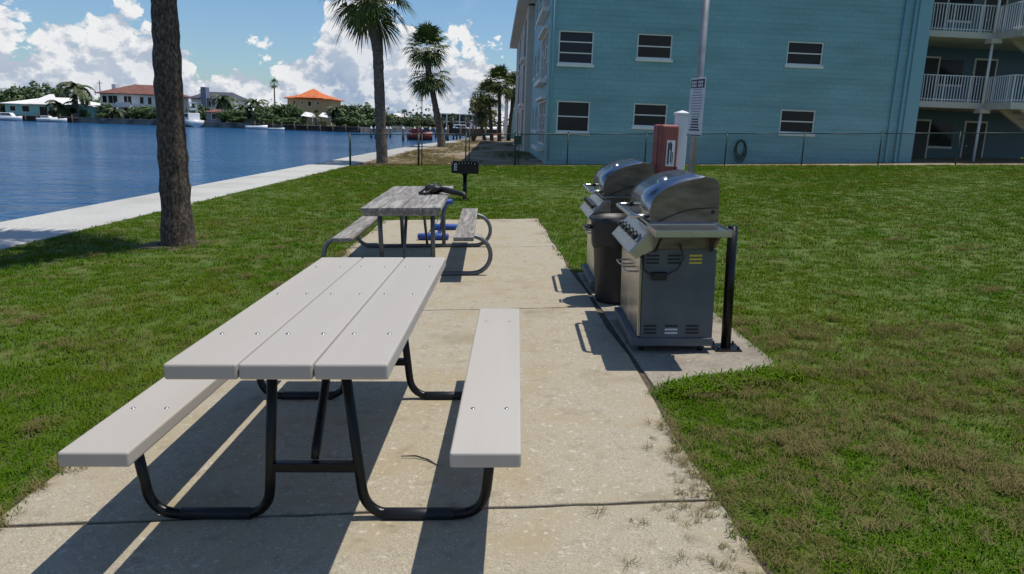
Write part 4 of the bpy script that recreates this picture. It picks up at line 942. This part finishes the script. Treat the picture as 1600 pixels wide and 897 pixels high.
t = thing('utility_pole', 'thin dark utility pole on the marina shore', 'pole', at(659, 240)); MB().tube([(0, 0, -.3), (0, 0, 9)], [.17, .11], 8).build('shaft', 'dock_wood', t); MB().box(-.9, .9, -.06, .06, 8.2, 8.35).build('cross_arm', 'dock_wood', t)
t = thing('utility_pole', 'dark utility pole behind the low turquoise house roof', 'pole', at(159, 215)); MB().tube([(0, 0, -.3), (0, 0, 10)], [.17, .12], 8).build('shaft', 'dock_wood', t); MB().box(-.8, .8, -.06, .06, 9.2, 9.35).build('cross_arm', 'dock_wood', t)

# ------------------------------------------------------------------ grass
def tuft(seed, n, h, spread, lean, wd):
    r = random.Random(seed); mb = MB()
    for k in range(n):
        a = r.uniform(0, 2 * PI); rr = spread * math.sqrt(r.random()); P = Vector((rr * math.cos(a), rr * math.sin(a), 0)); b_ = r.uniform(0, 2 * PI); d = Vector((math.cos(b_), math.sin(b_), 0)); s = Vector((-d.y, d.x, 0)) * wd
        l = h * r.uniform(.55, 1.2); ln = lean * r.uniform(.3, 1.3)
        m1 = P + d * l * ln * .4 + Vector((0, 0, l * .6)); e = P + d * l * ln + Vector((0, 0, l * max(.08, 1 - .5 * ln)))
        mb.add([P - s, P + s, m1 + s * .8, m1 - s * .8, e], [(0, 1, 2, 3), (3, 2, 4)])
    return mb
def scatter(name, pts_, scl, tufts, material, label, cat):
    me = bpy.data.meshes.new(name); me.from_pydata(pts_, [], []); a = me.attributes.new('scl', 'FLOAT', 'POINT'); a.data.foreach_set('value', scl)
    o = bpy.data.objects.new(name, me); col.objects.link(o); tag(o, label, cat, kind='stuff')
    g = bpy.data.node_groups.new(name, 'GeometryNodeTree'); g.interface.new_socket('Geometry', in_out='INPUT', socket_type='NodeSocketGeometry'); g.interface.new_socket('Geometry', in_out='OUTPUT', socket_type='NodeSocketGeometry')
    nn = g.nodes; gi = nn.new('NodeGroupInput'); go = nn.new('NodeGroupOutput'); ip = nn.new('GeometryNodeInstanceOnPoints'); ge = nn.new('GeometryNodeGeometryToInstance')
    for tf in tufts:
        oi = nn.new('GeometryNodeObjectInfo'); oi.inputs['Object'].default_value = tf; oi.transform_space = 'ORIGINAL'; g.links.new(oi.outputs['Geometry'], ge.inputs[0])
    na = nn.new('GeometryNodeInputNamedAttribute'); na.data_type = 'FLOAT'; na.inputs['Name'].default_value = 'scl'
    rv = nn.new('FunctionNodeRandomValue'); rv.data_type = 'FLOAT_VECTOR'; rv.inputs[0].default_value = (-.12, -.12, 0); rv.inputs[1].default_value = (.12, .12, 6.28)
    g.links.new(gi.outputs[0], ip.inputs['Points']); g.links.new(ge.outputs[0], ip.inputs['Instance']); ip.inputs['Pick Instance'].default_value = True
    g.links.new(rv.outputs[0], ip.inputs['Rotation']); g.links.new(na.outputs[0], ip.inputs['Scale']); g.links.new(ip.outputs[0], go.inputs[0])
    md = o.modifiers.new('scatter', 'NODES'); md.node_group = g
    return o
def unlinked(mb, material):
    o = mb.build('tuft', material); col.objects.unlink(o); return o
rs = np.random.RandomState(4)
def free(x, y, m_=.0):
    ok = (x > -6.42) & (y < FY - .05)
    sl_ = (x > (-2.0 - .013 * (y - 2.7)) + .0 - m_) & (x < (.915 - .0523 * (y - 2.3)) + m_) & (y < 12.36 + .07 * (x - .8) + m_)
    pad = (x > .6) & (x < 1.75 - .046 * (y - 4.48) + m_) & (y > 4.16 + .38 * (x - .87) - m_) & (y < 7.75)
    return ok & ~sl_ & ~pad
P_, S_ = [], []
for (y0, y1, dens, sc0) in ((1.2, 4.5, 620, 1.), (4.5, 8, 300, 1.15), (8, 13, 120, 1.5), (13, 20, 85, 1.75), (20, 28.9, 50, 2.1)):
    xa, xb = -6.45, min(26, .75 * y1 + 1.5)
    n = int((xb - xa) * (y1 - y0) * dens); x = rs.uniform(xa, xb, n); y = rs.uniform(y0, y1, n)
    vis = (np.abs(x) < .72 * y + 1.0); k = free(x, y, -.02) & vis; x, y = x[k], y[k]
    P_ += [(a, c, SL * min(22, a) - .004) for a, c in zip(x, y)]; S_ += list(sc0 * rs.uniform(.6, 1.15, len(x)))
tf = [unlinked(tuft(i, 16, .034, .055, 1.0, .0022), 'grass') for i in range(4)]
scatter('lawn_grass', P_, S_, tf, 'grass', 'mown green grass blades covering the lawn', 'grass')
# taller tuft by the pad corner
n = 260; x = rs.uniform(.95, 1.75, n); y = 4.12 + .40 * (x - .87) - rs.uniform(.0, .14, n)
scatter('tall_grass', [(a, c, SL * a) for a, c in zip(x, y)], list(rs.uniform(1.2, 2.1, n)), tf, 'grass', 'longer green grass fringe at the grill pad edge', 'grass')
# dry clippings: clumps strewn on the lawn and the slab edge
P_, S_ = [], []
for k in range(520):
    near = k < 330
    cx_, cy_ = (rs.uniform(.85, 4.4), rs.uniform(1.9, 5.6)) if near else (rs.uniform(-6, -2) if k % 2 else rs.uniform(1, 9), rs.uniform(3.5, 12))
    if not near and -2 < cx_ < .9: continue
    m_ = rs.randint(3, 22); sd = rs.uniform(.03, .2)
    for q in range(m_):
        x, y = cx_ + rs.normal(0, sd), cy_ + rs.normal(0, sd)
        if not free(np.array(x), np.array(y), .0): continue
        P_.append((x, y, SL * x + .012 + abs(rs.normal(0, .008)))); S_.append(rs.uniform(.35, .75))
for k in range(170):
    y = rs.uniform(1.9, 3.7); x = xr(y) + .03 - abs(rs.normal(0, .16 if y < 2.8 else .07)); P_.append((x, y, SL * x + .006)); S_.append(rs.uniform(.25, .6))
for k in range(300):
    y = rs.uniform(2.2, 9); x = xl(y) + rs.normal(0, .05); P_.append((x, y, SL * x + .006)); S_.append(rs.uniform(.4, .9))
td = [unlinked(tuft(20 + i, 18, .06, .04, 1.9, .0018), 'straw') for i in range(3)]
scatter('grass_clippings', P_, S_, td, 'straw', 'dry brown grass clippings strewn over lawn and slab edge', 'clippings')

n = 5200; x = rs.uniform(-6.3, .9, n); y = 29.1 + 45 * rs.uniform(0, 1, n) ** 1.6; k = (np.sin(x * .9 + 1.3 * np.sin(y * .35)) + rs.normal(0, .5, n)) > .1
k &= x < 1.0 - .03 * (y - 30); k &= x > -6.4
x, y = x[k], y[k]
scatter('dry_grass', [(a, c, SL * a - .02 + .05 * math.sin(a * 1.3 + c * .35) * (c > 30)) for a, c in zip(x, y)], list(rs.uniform(1.2, 2.6, len(x))), td, 'straw', 'patchy dry brown grass on the bare yard beyond the fence', 'grass')

t = thing('fallen_twig', 'thin dark curved twig lying on the slab under the grey table', 'twig', (-.37, 3.18, gz(-.37) + .006))
MB().tube([(-.12, .03, .004), (-.05, .03, .008), (.01, .0, .005), (.06, -.05, .004)], [.002, .004, .004, .002], 5).build('stem', 'dark', t)
